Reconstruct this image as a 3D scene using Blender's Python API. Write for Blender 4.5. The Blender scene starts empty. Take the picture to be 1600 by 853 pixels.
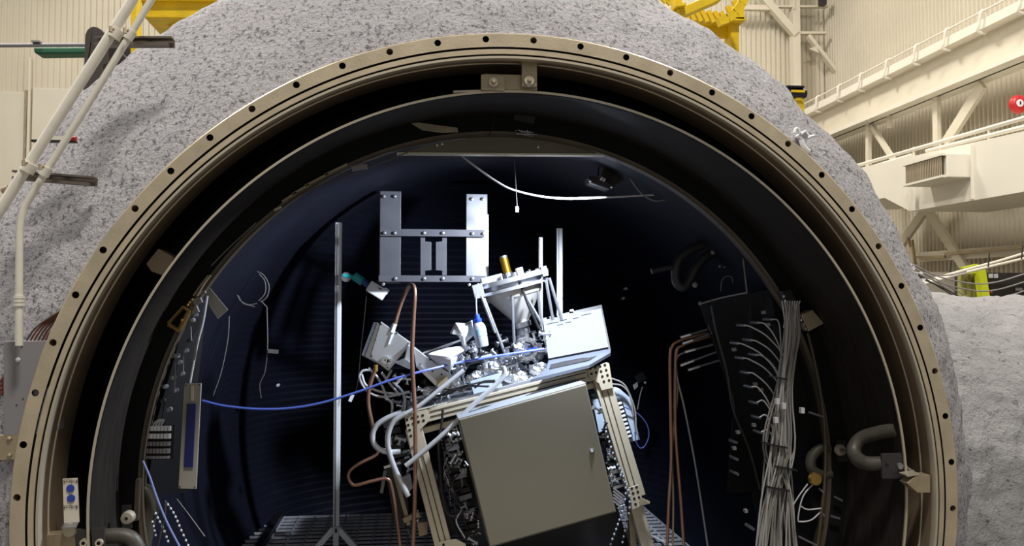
import bpy, math, random
from mathutils import Vector, Matrix, noise
random.seed(7)
SC = bpy.context.scene
COL = SC.collection
# ------------------------------------------------------------------ camera
S = 1.6                  # bolt circle radius in metres
ZC = 1.75                # height of the chamber axis above the hall floor
FPX = 1300.0
M = ((0.9928648, 0.0, -0.11924549), (0.00497723, 0.99912853, 0.04144158), (0.11914157, -0.0417394, 0.99199955))
CAM = Vector((-0.22173757*S, -1.77544435*S, 0.41601372*S + ZC))
def w3(r): return Vector((r[0], r[2], -r[1]))
RIGHT, DOWN, FWD = w3(M[0]), w3(M[1]), w3(M[2])
cam_d = bpy.data.cameras.new('camera'); cam = bpy.data.objects.new('camera', cam_d); COL.objects.link(cam)
cam_d.sensor_width = 36.0; cam_d.lens = 36.0*FPX/1600.0; cam_d.clip_end = 200
rm = Matrix((RIGHT, -DOWN, -FWD)).transposed().to_4x4()
cam.matrix_world = Matrix.Translation(CAM) @ rm
SC.camera = cam
# ------------------------------------------------------------------ light
SC.view_settings.view_transform = 'Standard'; SC.view_settings.look = 'None'
SC.view_settings.gamma = 1.0; SC.view_settings.use_curve_mapping = False
SC.view_settings.exposure = 0.0
wd = bpy.data.worlds.new('hall_ambient'); SC.world = wd; wd.use_nodes = True
wd.node_tree.nodes['Background'].inputs[0].default_value = (1.0, 0.955, 0.88, 1)
wd.node_tree.nodes['Background'].inputs[1].default_value = 0.30
def area(name, loc, target, size, power, color):
    d = bpy.data.lights.new(name, 'AREA'); d.energy = power; d.size = size; d.color = color; d.shape = 'DISK'
    o = bpy.data.objects.new(name, d); COL.objects.link(o); o.location = loc
    o.rotation_euler = (Vector(target)-Vector(loc)).to_track_quat('-Z', 'Y').to_euler()
    return o
WARM = (1.0, 0.94, 0.84)
area('high_bay_lamp', (-4.5, 1.0, 8.6), (-4.0, 1.5, 0), 1.0, 420, WARM)
area('high_bay_lamp', (0.3, -3.0, 8.6), (0.3, -2.0, 0), 1.0, 420, WARM)
area('high_bay_lamp', (3.4, 2.0, 8.6), (3.8, 3.0, 0), 1.0, 330, WARM)
area('high_bay_lamp', (-4.5, 6.5, 8.6), (-4.5, 7.5, 0), 1.0, 170, WARM)
area('high_bay_lamp', (2.6, 7.0, 8.6), (3.2, 8.0, 0), 1.0, 250, WARM)

# ------------------------------------------------------------------ helpers
def ray(px, py):
    return RIGHT*((px-800)/FPX) + DOWN*((py-426.5)/FPX) + FWD
def at(px, py, y):
    d = ray(px, py); return CAM + d*((y-CAM.y)/d.y)
def atx(px, py, x):
    d = ray(px, py); return CAM + d*((x-CAM.x)/d.x)
def atz(px, py, z):
    d = ray(px, py); return CAM + d*((z-CAM.z)/d.z)
def mpp(y): return (y-CAM.y)/FPX           # metres for one pixel at depth y
def lin(c):
    return tuple((v/255/12.92 if v/255 <= .04045 else ((v/255+.055)/1.055)**2.4) for v in c) + (1,)
MATS = {}
def mat(name, rgb, rough=.5, metal=0., bump=0., bscale=40., var=0., vscale=8., emit=0., spec=.5, alpha=1., trans=0., stretch=None):
    if name in MATS: return MATS[name]
    m = bpy.data.materials.new(name); m.use_nodes = True; nt = m.node_tree; b = nt.nodes['Principled BSDF']
    c = lin(rgb); b.inputs['Base Color'].default_value = c
    b.inputs['Roughness'].default_value = rough; b.inputs['Metallic'].default_value = metal
    b.inputs['Specular IOR Level'].default_value = spec
    if alpha < 1: b.inputs['Alpha'].default_value = alpha
    if trans: b.inputs['Transmission Weight'].default_value = trans
    if emit:
        b.inputs['Emission Color'].default_value = c; b.inputs['Emission Strength'].default_value = emit
    tc = nt.nodes.new('ShaderNodeTexCoord'); src = tc.outputs['Object']
    if stretch:
        mp = nt.nodes.new('ShaderNodeMapping'); mp.inputs['Scale'].default_value = stretch
        nt.links.new(src, mp.inputs[0]); src = mp.outputs[0]
    if var:
        n = nt.nodes.new('ShaderNodeTexNoise'); n.inputs['Scale'].default_value = vscale; n.inputs['Detail'].default_value = 6
        nt.links.new(src, n.inputs['Vector'])
        r = nt.nodes.new('ShaderNodeValToRGB')
        r.color_ramp.elements[0].position = .3; r.color_ramp.elements[1].position = .7
        r.color_ramp.elements[0].color = tuple(v*(1-var) for v in c[:3])+(1,)
        r.color_ramp.elements[1].color = tuple(min(1, v*(1+var)) for v in c[:3])+(1,)
        nt.links.new(n.outputs[0], r.inputs[0]); nt.links.new(r.outputs[0], b.inputs['Base Color'])
    if bump:
        n = nt.nodes.new('ShaderNodeTexNoise'); n.inputs['Scale'].default_value = bscale; n.inputs['Detail'].default_value = 5
        nt.links.new(src, n.inputs['Vector'])
        bp = nt.nodes.new('ShaderNodeBump'); bp.inputs['Strength'].default_value = bump; bp.inputs['Distance'].default_value = .02
        nt.links.new(n.outputs[0], bp.inputs['Height']); nt.links.new(bp.outputs[0], b.inputs['Normal'])
    MATS[name] = m; return m
WORLD = {}
def tag(o, label=None, cat=None, group=None, kind=None):
    if label: o['label'] = label
    if cat: o['category'] = cat
    if group: o['group'] = group
    if kind: o['kind'] = kind
    return o
def thing(name, label, cat, loc, group=None):
    o = bpy.data.objects.new(name, None); COL.objects.link(o); o.empty_display_size = .05
    o.location = loc; WORLD[o.name] = Vector(loc); return tag(o, label, cat, group)
def resample(pts, k):
    """Catmull-Rom through the points"""
    P = [Vector(p) for p in pts]
    if len(P) < 3 or k <= 1: return P
    out = []
    for i in range(len(P)-1):
        p0 = P[i-1] if i else P[0]*2-P[1]
        p1, p2 = P[i], P[i+1]
        p3 = P[i+2] if i+2 < len(P) else P[-1]*2-P[-2]
        for j in range(k):
            t = j/k
            out.append(.5*((2*p1)+(p2-p0)*t+(2*p0-5*p1+4*p2-p3)*t*t+(3*p1-p0-3*p2+p3)*t**3))
    out.append(P[-1]); return out
class MB:
    def __init__(s): s.v = []; s.f = []
    def box(s, c, size, rot=None):
        c = Vector(c); n = len(s.v)
        for dx in (-.5, .5):
            for dy in (-.5, .5):
                for dz in (-.5, .5):
                    p = Vector((dx*size[0], dy*size[1], dz*size[2]))
                    s.v.append(c + (rot @ p if rot else p))
        s.f += [tuple(n+i for i in q) for q in ((0,1,3,2),(4,6,7,5),(0,4,5,1),(2,3,7,6),(0,2,6,4),(1,5,7,3))]
        return s
    def bar(s, a, b, w, h, up=(0,0,1)):
        a, b = Vector(a), Vector(b); d = (b-a); L = d.length; d = d/L; up = Vector(up)
        if abs(d.dot(up)) > .98: up = Vector((0,1,0))
        x = d.cross(up).normalized(); z = x.cross(d)
        return s.box((a+b)/2, (w, L, h), Matrix((x, d, z)).transposed())
    def prism(s, poly, ext):
        ext = Vector(ext); n = len(s.v); k = len(poly)
        s.v += [Vector(p) for p in poly] + [Vector(p)+ext for p in poly]
        s.f.append(tuple(range(n, n+k))); s.f.append(tuple(range(n+2*k-1, n+k-1, -1)))
        for i in range(k):
            j = (i+1) % k; s.f.append((n+j, n+i, n+k+i, n+k+j))
        return s
    def tube(s, pts, r, n=8, k=1, cap=True):
        P = resample(pts, k); R = r if isinstance(r, (list, tuple)) else [r]*len(P)
        base = len(s.v); ref = None
        for i, p in enumerate(P):
            d = (P[min(i+1, len(P)-1)]-P[max(i-1, 0)])
            d = d.normalized() if d.length > 1e-9 else Vector((0,0,1))
            if ref is None: ref = Vector((0,0,1)) if abs(d.z) < .9 else Vector((1,0,0))
            x = ref - d*ref.dot(d)
            if x.length < 1e-4: x = Vector((0,1,0)) - d*d.y
            x.normalize(); y = d.cross(x); ref = x
            for j in range(n):
                a = 2*math.pi*j/n; s.v.append(p + (x*math.cos(a)+y*math.sin(a))*R[i])
        for i in range(len(P)-1):
            for j in range(n):
                a, b = base+i*n+j, base+i*n+(j+1) % n
                s.f.append((a, b, b+n, a+n))
        if cap:
            s.f.append(tuple(base+j for j in range(n-1, -1, -1)))
            s.f.append(tuple(base+(len(P)-1)*n+j for j in range(n)))
        return s
    def cone(s, a, b, r0, r1, n=20):
        return s.tube([a, b], [r0, r1], n)
    def lathe(s, prof, n=120, a0=0., a1=2*math.pi, c=(0, 0, 0)):
        """profile of (radius, y) swept about the Y axis through c"""
        base = len(s.v); k = len(prof); full = abs(a1-a0-2*math.pi) < 1e-6; m = n if full else n+1
        for i in range(m):
            a = a0+(a1-a0)*i/n; ca, sa = math.cos(a), math.sin(a)
            for r, y in prof: s.v.append(Vector((c[0]+r*ca, c[1]+y, c[2]+r*sa)))
        for i in range(n):
            for j in range(k-1):
                p = base+i*k+j; q = base+((i+1) % m)*k+j
                s.f.append((p, q, q+1, p+1))
        return s
    def ball(s, c, r, n=8, sc=(1, 1, 1)):
        base = len(s.v); c = Vector(c); m = n//2
        for i in range(m+1):
            t = math.pi*i/m
            for j in range(n):
                a = 2*math.pi*j/n
                s.v.append(c+Vector((r*sc[0]*math.sin(t)*math.cos(a), r*sc[1]*math.sin(t)*math.sin(a), r*sc[2]*math.cos(t))))
        for i in range(m):
            for j in range(n):
                p, q = base+i*n+j, base+i*n+(j+1) % n
                s.f.append((p, p+n, q+n, q))
        return s
    def build(s, name, m, parent=None, label=None, cat=None, group=None, kind=None, smooth=False, bevel=0.):
        xs = [p.x for p in s.v]; ys = [p.y for p in s.v]; zs = [p.z for p in s.v]
        o0 = Vector(((min(xs)+max(xs))/2, (min(ys)+max(ys))/2, min(zs)))
        me = bpy.data.meshes.new(name); me.from_pydata([tuple(p-o0) for p in s.v], [], s.f); me.update()
        import bmesh
        bm = bmesh.new(); bm.from_mesh(me); bmesh.ops.recalc_face_normals(bm, faces=bm.faces); bm.to_mesh(me); bm.free()
        me.materials.append(m)
        if smooth:
            for p in me.polygons: p.use_smooth = True
            try: me.set_sharp_from_angle(angle=math.radians(40))
            except Exception: pass
        o = bpy.data.objects.new(name, me); COL.objects.link(o)
        if bevel:
            bv = o.modifiers.new('bevel', 'BEVEL'); bv.width = bevel; bv.segments = 2; bv.limit_method = 'ANGLE'
        WORLD[o.name] = o0.copy()
        if parent:
            o.parent = parent; o.location = o0-WORLD[parent.name]
        else: o.location = o0
        return tag(o, label, cat, group, kind)
def roll(deg, yaw=0., pitch=0.):
    return Matrix.Rotation(math.radians(-deg), 3, 'Y') @ Matrix.Rotation(math.radians(yaw), 3, 'Z') @ Matrix.Rotation(math.radians(pitch), 3, 'X')
def pbox(px, py, y, w, h, depth, deg=0., mb=None, yaw=0., pitch=0.):
    """box centred on a pixel at depth y; w, h in pixels; deg: counter-clockwise roll"""
    k = mpp(y); return (mb or MB()).box(at(px, py, y), (w*k, depth, h*k), roll(deg, yaw, pitch))
def ptube(pts, y, r, n=8, k=6, mb=None):
    """tube through pixels; each point may carry its own depth"""
    return (mb or MB()).tube([at(p[0], p[1], p[2] if len(p) > 2 else y) for p in pts], r, n, k)
def pprism(pts, y, ext, mb=None):
    return (mb or MB()).prism([at(p[0], p[1], p[2] if len(p) > 2 else y) for p in pts], ext)
def word(name, body, m, loc, size, rot, parent):
    c = bpy.data.curves.new('text', 'FONT'); c.body = body; c.size = size; c.align_x = 'CENTER'; c.align_y = 'CENTER'; c.extrude = .0004
    t = bpy.data.objects.new('text', c); COL.objects.link(t); dg = bpy.context.evaluated_depsgraph_get()
    me = bpy.data.meshes.new_from_object(t.evaluated_get(dg)); bpy.data.objects.remove(t)
    o = bpy.data.objects.new(name, me); COL.objects.link(o); me.materials.append(m)
    o.rotation_euler = rot; o.parent = parent; o.location = Vector(loc)-WORLD[parent.name]; WORLD[o.name] = Vector(loc); return o

# ------------------------------------------------------------------ materials
cream = mat('cream_paint', (206, 198, 180), .6, var=.06, vscale=1.2)
cream2 = mat('cream_steel_paint', (214, 206, 188), .5, var=.05, vscale=2)
white_paint = mat('white_duct_paint', (226, 221, 208), .5, var=.03, vscale=2)
panelm = mat('smooth_wall_panel', (212, 204, 188), .4, var=.04, vscale=1.5)
concrete = mat('hall_floor', (120, 116, 108), .6, var=.1)
yellow = mat('yellow_paint', (226, 190, 20), .45, var=.12, vscale=14)
flange_m = mat('dull_bronze_metal', (200, 186, 162), .38, .5, var=.14, vscale=10, bump=.06, bscale=90)
bore_m = mat('brown_steel_bore', (150, 130, 110), .5, .2, var=.15, vscale=5)
black_p = mat('black_shroud_paint', (9, 9, 12), .7, var=.3, vscale=6, spec=.25)
liner_m = mat('navy_black_shroud', (14, 17, 32), .65, var=.25, vscale=4, spec=.25)
baffle_m = mat('dark_grey_shroud', (40, 36, 33), .65, .0, spec=.12, var=.3, vscale=9, stretch=(1, 6, 1))
edge_m = mat('bare_sheet_edge', (196, 186, 168), .4, .5)
frame_m = mat('brown_frame_edge', (84, 74, 62), .5, .3, var=.2)
beige_m = mat('beige_anodised', (200, 190, 170), .45, .25, var=.06)
tan_m = mat('tan_bracket_steel', (170, 156, 132), .45, .5, var=.12, vscale=20)
alu = mat('bare_aluminium', (205, 208, 216), .32, .8, var=.05)
alu_soft = mat('bright_extrusion', (238, 243, 250), .5, 0.)
steel = mat('polished_steel', (220, 222, 228), .2, .95)
steel_dull = mat('dull_steel', (150, 152, 160), .4, .8, var=.2, vscale=20, stretch=(1, 1, .25))
grey_plate = mat('grey_frame_plate', (82, 82, 90), .5, .2, var=.15, vscale=10)
copper = mat('copper_tube', (168, 128, 108), .34, .75, var=.12, vscale=14)
gold = mat('gold_tube', (190, 140, 40), .3, .9)
cab_m = mat('olive_grey_enclosure', (118, 113, 100), .5, var=.02, vscale=4)
cab_t = mat('lit_enclosure_top', (132, 136, 144), .5)  # enclosure colour lightened and cooled, light from above painted in
dark = mat('dark_plastic', (22, 22, 26), .45)
black = mat('black_hole', (10, 8, 7), .8)
darkgrey = mat('dark_grey_metal', (62, 60, 62), .45, .4, var=.15)
pipe_dk = mat('dark_pipe_paint', (74, 70, 64), .5, .2, var=.25, vscale=18)
conduit_m = mat('white_conduit', (228, 223, 212), .4, .15, var=.05, vscale=20)
strut_m = mat('weathered_strut', (112, 104, 96), .45, .5, var=.15)
green = mat('green_beam_paint', (34, 92, 68), .5)
redm = mat('red_paint', (190, 34, 40), .35)
bluem = mat('blue_dot', (48, 70, 176), .5)
navy = mat('navy_strip', (18, 28, 96), .5)
white = mat('white_plastic', (228, 230, 236), .45)
silver = mat('silver_hose_braid', (214, 218, 226), .3, .4)
wire_w = mat('white_cable', (196, 196, 202), .45)
wire_g = mat('grey_cable', (134, 130, 128), .5, var=.1)
wire_dk = mat('dark_cable', (40, 38, 40), .5)
wire_rb = mat('red_brown_cable', (104, 52, 44), .5, var=.15)
wire_bl = mat('blue_cable', (96, 116, 214), .4)
teal = mat('teal_clamp', (40, 176, 180), .35)
greybox = mat('grey_box_paint', (132, 130, 134), .5, var=.03)
ltblue = mat('pale_blue_grey_case', (170, 184, 204), .45)
cloth = mat('white_film', (222, 226, 236), .5)
clear = mat('clear_bottle', (198, 206, 226), .2, trans=.35)
capblue = mat('blue_cap', (30, 70, 200), .4)
screen = mat('lit_screen', (216, 230, 255), .7, emit=1.12, spec=.05)
screen.node_tree.nodes['Principled BSDF'].inputs['Base Color'].default_value = (.03, .03, .035, 1)
inkm = mat('screen_print', (34, 38, 46), .9, spec=.0)
hiviz = mat('yellow_green_plastic', (196, 206, 30), .5)
brass = mat('brass', (196, 160, 90), .3, .85)
def foam(name, rgb, sc, strength, pit_shade=.40):
    m = bpy.data.materials.new(name); m.use_nodes = True; nt = m.node_tree; b = nt.nodes['Principled BSDF']
    b.inputs['Roughness'].default_value = .62; b.inputs['Specular IOR Level'].default_value = .35
    tc = nt.nodes.new('ShaderNodeTexCoord')
    def nz(s, d, r=.6):
        n = nt.nodes.new('ShaderNodeTexNoise'); n.inputs['Scale'].default_value = s; n.inputs['Detail'].default_value = d; n.inputs['Roughness'].default_value = r
        nt.links.new(tc.outputs['Object'], n.inputs['Vector']); return n
    a, c, d = nz(sc, 6, .7), nz(3.2, 3), nz(sc*.9, 3, .75)
    r = nt.nodes.new('ShaderNodeValToRGB'); L = lin(rgb)[:3]
    r.color_ramp.elements[0].position = pit_shade-.07; r.color_ramp.elements[0].color = tuple(v*.16 for v in L)+(1,)  # shade of the foam's crevices painted as dark speckles in the base colour
    r.color_ramp.elements[1].position = pit_shade+.06; r.color_ramp.elements[1].color = L+(1,)
    nt.links.new(d.outputs[0], r.inputs[0])
    mx = nt.nodes.new('ShaderNodeMix'); mx.data_type = 'RGBA'; mx.inputs[0].default_value = .16
    r2 = nt.nodes.new('ShaderNodeValToRGB')
    r2.color_ramp.elements[0].color = (L[0]*.8, L[1]*.85, L[2]*.95, 1); r2.color_ramp.elements[1].color = (L[0]*1.2, L[1]*1.12, L[2]*1.08, 1)
    nt.links.new(c.outputs[0], r2.inputs[0]); nt.links.new(r.outputs[0], mx.inputs[6]); nt.links.new(r2.outputs[0], mx.inputs[7])
    nt.links.new(mx.outputs[2], b.inputs['Base Color'])
    bp = nt.nodes.new('ShaderNodeBump'); bp.inputs['Strength'].default_value = strength; bp.inputs['Distance'].default_value = .03
    nt.links.new(a.outputs[0], bp.inputs['Height']); nt.links.new(bp.outputs[0], b.inputs['Normal'])
    return m
foam_a = foam('sprayed_foam', (200, 198, 205), 62, 1.0, .425)
foam_b = foam('trowelled_foam', (176, 175, 178), 34, 1.0, .35)

# ================================================================== THE HALL
def corrugated(a, b, z0, z1, pitch, depth, nrm):
    """trapezoid sheet from a to b in plan"""
    a, b = Vector(a), Vector(b); L = (b-a).length; d = (b-a)/L; nrm = Vector(nrm); mb = MB(); t = 0; pr = []
    while t < L:
        for f_, h in ((0, 0), (.42, 0), (.55, 1), (.87, 1)): pr.append((t+f_*pitch, h*depth))
        t += pitch
    for (u, h) in pr:
        p = a+d*min(u, L)+nrm*h
        mb.v += [Vector((p.x, p.y, z0)), Vector((p.x, p.y, z1))]
    for i in range(len(pr)-1): mb.f.append((2*i, 2*i+2, 2*i+3, 2*i+1))
    return mb
YB = 10.0
XR = at(1290, 100, YB).x
MB().box((0, 2, -.05), (30, 26, .1)).build('floor', concrete, label='grey concrete hall floor below the chamber', kind='structure')
wall_rear = corrugated((-9.5, YB, 0), (XR, YB, 0), 0, 9.5, .083, .03, (0, -1, 0)).build('wall_rear', cream, label='far cream corrugated sheet wall', kind='structure')
wall_right = corrugated((XR, YB, 0), (XR, 1.0, 0), 0, 9.5, .078, .03, (-1, 0, 0)).build('wall_right', cream, label='right hand cream corrugated sheet wall', kind='structure')
# smooth lower panels on the left of the far wall
for (x0, y0, x1, y1) in ((-60, 141, 37, 420), (51, 137, 240, 420)):
    p, q = at(x0, y0, YB-.08), at(x1, y1, YB-.08)
    MB().box(((p.x+q.x)/2, YB-.06, (p.z+q.z)/2), (q.x-p.x, .05, p.z-q.z)).build('panel', panelm, wall_rear, bevel=.01)
for px in (40.5, 47):
    p, q = at(px, 90 if px > 45 else 141, YB-.1), at(px, 420, YB-.1)
    MB().box((p.x, YB-.08, (p.z+q.z)/2), (.035, .05, p.z-q.z)).build('panel_joint_strip', cream2 if px > 45 else tan_m, wall_rear)

# bracing at the far right corner
br = thing('wall_bracing', 'cream painted column with diagonal braces on the far wall corner', 'bracing', (at(1242, 130, 9.7).x, 9.7, 0))
p = at(1242, 60, 9.7); MB().box((p.x, 9.7, 4.5), (.12, .14, 9.0)).build('column', cream2, br)
def pbar(pts, y, w, h): return MB().bar(at(pts[0][0], pts[0][1], y), at(pts[1][0], pts[1][1], y), h, w, up=(0, -1, 0)) if False else MB().bar(at(pts[0][0], pts[0][1], y), at(pts[1][0], pts[1][1], y), w*mpp(y), h, up=(0, 1, 0))
for a, b, w in (((1185, -12), (1243, 54), 12), ((1262, 56), (1322, 132), 6)): pbar((a, b), 9.66, w, .1).build('diagonal_brace', cream2, br)
for a, b, w in (((1150, 12), (1208, 13), 8), ((1208, 11), (1292, 11), 3), ((1247, 52), (1290, 52), 4)): pbar((a, b), 9.68, w, .08).build('girt', cream2, br)
pbar(((1240, -5), (1240, 15)), 9.64, 3, .05).build('stub_post', cream2, br)
pprism([(1264, 76), (1276, 72), (1280, 83)], 9.6, (0, .03, 0)).build('gusset', cream2, br)
pbox(1285, 2, 9.55, 10, 14, .1).build('dark_vent', darkgrey, br)

# crane girder along the right wall
XG = XR-.75
zt = .5*(atx(1250, 171, XG).z+atx(1590, 13, XG).z); zb = .5*(atx(1290, 211, XG).z+atx(1595, 98, XG).z)
ya, yb = 4.2, 9.9
g = thing('crane_girder', 'long cream crane girder running along the right wall', 'girder', (XG, (ya+yb)/2, zb))
def lbox(x0, x1, z0, z1, y0=ya, y1=yb): return MB().box(((x0+x1)/2, (y0+y1)/2, (z0+z1)/2), (x1-x0, y1-y0, z1-z0))
lbox(XG+.1, XG+.13, zb, zt).build('web', cream2, g)
lbox(XG-.04, XG+.3, zt-.1, zt).build('top_flange', white_paint, g)
lbox(XG-.05, XG+.3, zb, zb+.05).build('bottom_flange', white_paint, g)
MB().tube([(XG-.02, ya, zt+.09), (XG-.02, yb, zt+.09)], .012, 8).build('conduit', white_paint, g, smooth=True)
for px in (1277, 1311, 1345, 1386, 1431, 1478, 1533, 1597):
    c = atx(px, 171-.461*(px-1245), XG-.05)
    MB().tube([(XG, c.y-.03, zt+.09), (XG-.07, c.y-.03, zt+.07), (XG-.075, c.y, zt-.05), (XG-.07, c.y+.03, zt-.12), (XG+.02, c.y+.03, zt-.14)], .014, 6, 4).build('rail_clip', white_paint, g, smooth=True)
# posts and diagonals between girder and walkway
tr = thing('wall_truss', 'cream posts and diagonals below the crane girder', 'truss', atx(1357, 265, XG+.12))
def xbar(a, b, x, w, h): return MB().bar(atx(a[0], a[1], x), atx(b[0], b[1], x), h, w, up=(1, 0, 0))
for a, b, w in (((1357, 190), (1357, 268), .07), ((1463, 152), (1464, 228), .09), ((1390, 180), (1390, 200), .05)): xbar(a, b, XG+.12, .05, w).build('post', cream2, tr)
for a, b, w in (((1362, 196), (1400, 256), .06), ((1536, 132), (1478, 224), .13)): xbar(a, b, XG+.14, .05, w).build('diagonal', cream2, tr)
# white box duct / walkway fascia
XD = XR-1.35
dz = lambda px, py: atx(px, py, XD)
dk = thing('box_duct', 'large white box shaped duct below the handrails', 'duct', dz(1422, 330))
poly = [dz(1296, 273), dz(1608, 203), dz(1608, 298), dz(1422, 330), dz(1382, 309), dz(1300, 326)]
MB().prism(poly, (.9, 0, 0)).build('body', white_paint, dk)
for px, y0, y1 in ((1422, 290, 329), (1432, 288, 327), (1519, 226, 311)):
    a, b = atx(px, y0, XD-.015), atx(px, y1, XD-.015); MB().bar(a, b, .012, .03, up=(1, 0, 0)).build('seam_strip', white_paint, dk)
hr = thing('handrail', 'pair of thin cream pipe rails above the white duct', 'handrail', dz(1330, 262))
for a, b in (((1300, 270), (1605, 183)), ((1345, 266), (1426, 242)), ((1448, 236), (1605, 197))):
    MB().tube([atx(a[0], a[1], XD+.06), atx(b[0], b[1], XD+.06)], .022, 8).build('rail', white_paint, hr, smooth=True)
for px in (1357, 1428, 1470, 1545):
    a = atx(px, 262-.284*(px-1325)-3, XD+.06); MB().tube([a, a-Vector((0, 0, .22))], .016, 6).build('stanchion', cream2, hr)
# unit heater on the duct
XH = XD-.28
c1, c2, c3, c4 = atx(1414, 259, XH), atx(1476, 239, XH), atx(1476, 277, XH), atx(1414, 291, XH)
uh = thing('unit_heater', 'white box heater with louvred front hung on the duct', 'heater', (XH, c2.y, min(c3.z, c4.z)))
ztop = max(c1.z, c2.z); zbot = min(c3.z, c4.z)
MB().box(((XH+XD)/2+.02, (c1.y+c2.y)/2, (ztop+zbot)/2), (XD-XH+.0, abs(c1.y-c2.y), ztop-zbot)).build('casing', white_paint, uh, bevel=.01)
ny = 22
for i in range(ny):
    yy = c2.y+(c1.y-c2.y)*(.06+.88*i/(ny-1)); MB().box((XH-.0, yy, (ztop+zbot)/2+.01), (.05, .012, (ztop-zbot)*.84), Matrix.Rotation(.5, 3, 'Z')).build('louvre_slat', tan_m, uh)
MB().box((XH-.004, (c1.y+c2.y)/2, (ztop+zbot)/2), (.008, abs(c1.y-c2.y)*.94, (ztop-zbot)*.86)).build('louvre_back', darkgrey, uh)
for zz in (ztop-.012, zbot+.012): MB().box((XH-.01, (c1.y+c2.y)/2, zz), (.05, abs(c1.y-c2.y), .022)).build('louvre_frame', white_paint, uh)
# braces below
bf = thing('brace_frame', 'cream V braces and rail under the white duct', 'bracing', atx(1450, 400, XR-.3))
for a, b, w in (((1448, 325), (1390, 408), .12), ((1446, 322), (1512, 425), .11)): xbar(a, b, XR-.3, .05, w).build('diagonal', cream2, bf)
xbar((1405, 404), (1610, 390), XR-.25, .06, .12).build('rail', cream2, bf)
xbar((1430, 402), (1477, 401), XR-.33, .03, .03).build('pipe', tan_m, bf); xbar((1477, 397), (1610, 385), XR-.33, .03, .03).build('pipe', tan_m, bf)
for px, y0, y1 in ((1425, 375, 413), (1418, 372, 385)): xbar((px, y0), (px+5, y1), XR-.4, .03, .03).build('stub_pipe', tan_m, bf)
# alarm bell
bl = thing('alarm_bell', 'round red alarm bell at the right edge of the picture', 'bell', atx(1594, 175, XG-.1))
c = atx(1594, 162, XG-.1)
MB().lathe([(0, -.02), (.06, -.02), (.085, .0), (.092, .02), (.092, .04), (0, .04)], 28, c=(c.x, c.y, c.z)).build('gong', redm, bl, smooth=True)
MB().lathe([(0, -.028), (.036, -.027), (.036, -.015)], 20, c=(c.x-.02, c.y, c.z)).build('face_plate', white, bl)
MB().box((c.x-.02, c.y-.03, c.z), (.012, .006, .03)).build('mark', inkm, bl)
MB().box((c.x+.09, c.y+.05, c.z), (.26, .03, .05)).build('mounting_arm', cream2, bl)
# far equipment behind the nozzle
er = thing('equipment_rack', 'dark equipment cabinet with white labels behind the side nozzle', 'rack', at(1575, 470, 5.0))
pprism([(1542, 426), (1612, 426), (1612, 868), (1542, 868)], 4.75, (0, .5, 0)).build('case', darkgrey, er, bevel=.01)
pbox(1575, 458, 4.72, 62, 30, .06).build('dark_bay', dark, er)
for px in (1548, 1556): pbox(px, 431, 4.73, 7, 7, .01, 4).build('paper_label', white, er)
pbox(1592, 452, 4.68, 12, 5, .01).build('module_plate', greybox, er)
MB().ball(at(1549, 457, 4.66), .012).build('red_lamp', redm, er)
ys = thing('yellow_post', 'yellow green post standing beside the dark equipment cabinet', 'post', at(1536, 470, 4.6))
pprism([(1529, 416), (1540, 420), (1548, 470), (1548, 903), (1538, 903), (1536, 470)], 4.6, (0, .08, 0)).build('upright', hiviz, ys)
pprism([(1505, 418), (1528, 412), (1533, 426), (1510, 428)], 4.65, (0, .06, 0)).build('bent_top', hiviz, ys)
st = thing('wrapped_bundle', 'olive wrapped hanging bundle left of the yellow green post', 'bundle', at(1515, 470, 4.75))
olive = mat('olive_wrap', (150, 146, 84), .7, var=.2, vscale=20)
for i in range(5): pprism([(1501+5.2*i, 424+random.uniform(0, 4)), (1506+5.2*i, 424), (1507+5.2*i, 892), (1501+5.2*i, 892)], 4.75+.02*(i % 2), (0, .05, 0)).build('fold', olive, st)
pprism([(1420, 425), (1500, 425), (1500, 850), (1420, 850)], 5.5, (0, .3, 0)).build('storage_panel', panelm, label='pale flat panel standing low behind the cable fan', cat='panel')
# conduits and cable fan
cd = thing('conduit_run', 'two white conduits rising to the right behind the nozzle', 'conduit', at(1500, 430, 3.6))
for pts in ([(1425, 446, 3.2), (1500, 424, 3.5), (1560, 408, 3.7), (1612, 392, 3.9)], [(1412, 452, 3.2), (1500, 428, 3.4), (1612, 401, 3.8)]): ptube(pts, 0, .012, 8, 4).build('conduit', white_paint, cd, smooth=True)
for px, y0 in ((1485, 408), (1545, 395), (1597, 383)): ptube([(px+1, y0, 3.5), (px-1, y0+22, 3.5)], 0, .006, 6, 1).build('hanger_rod', wire_dk, cd)
cf = thing('cable_fan', 'fan of grey and red brown cables coming from behind the flange', 'cables', at(1420, 450, 2.2))
fan = [([(1388, 392), (1430, 415), (1470, 433), (1520, 443), (1560, 440), (1612, 424)], wire_g), ([(1390, 396), (1440, 430), (1500, 450), (1550, 454), (1612, 437)], wire_g),
       ([(1390, 395), (1420, 411), (1455, 427), (1480, 430), (1510, 424)], wire_g), ([(1392, 398), (1430, 420), (1470, 440), (1512, 464)], wire_g), ([(1393, 400), (1435, 432), (1470, 448), (1500, 464)], wire_dk),
       ([(1394, 401), (1440, 425), (1485, 455), (1498, 464)], wire_g), ([(1570, 464), (1590, 458), (1612, 450)], wire_g), ([(1400, 410), (1450, 438), (1490, 462)], wire_dk)]
for i, (pts, m) in enumerate(fan): ptube([(a, b, 2.0+.05*i) for a, b in pts], 0, .0045, 6, 6).build('cable', m, cf, smooth=True)
for i in range(9):
    o = i*3.2; ptube([(1392+o*.35, 396+o*.8, 1.5), (1412+o*.6, 418+o*.7, 1.5), (1438+o*.35, 446+o*.3, 1.45), (1455+o*.3, 458+o*.25, 1.4)], 0, .0055, 6, 5).build('cable', wire_rb, cf, smooth=True)
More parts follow.
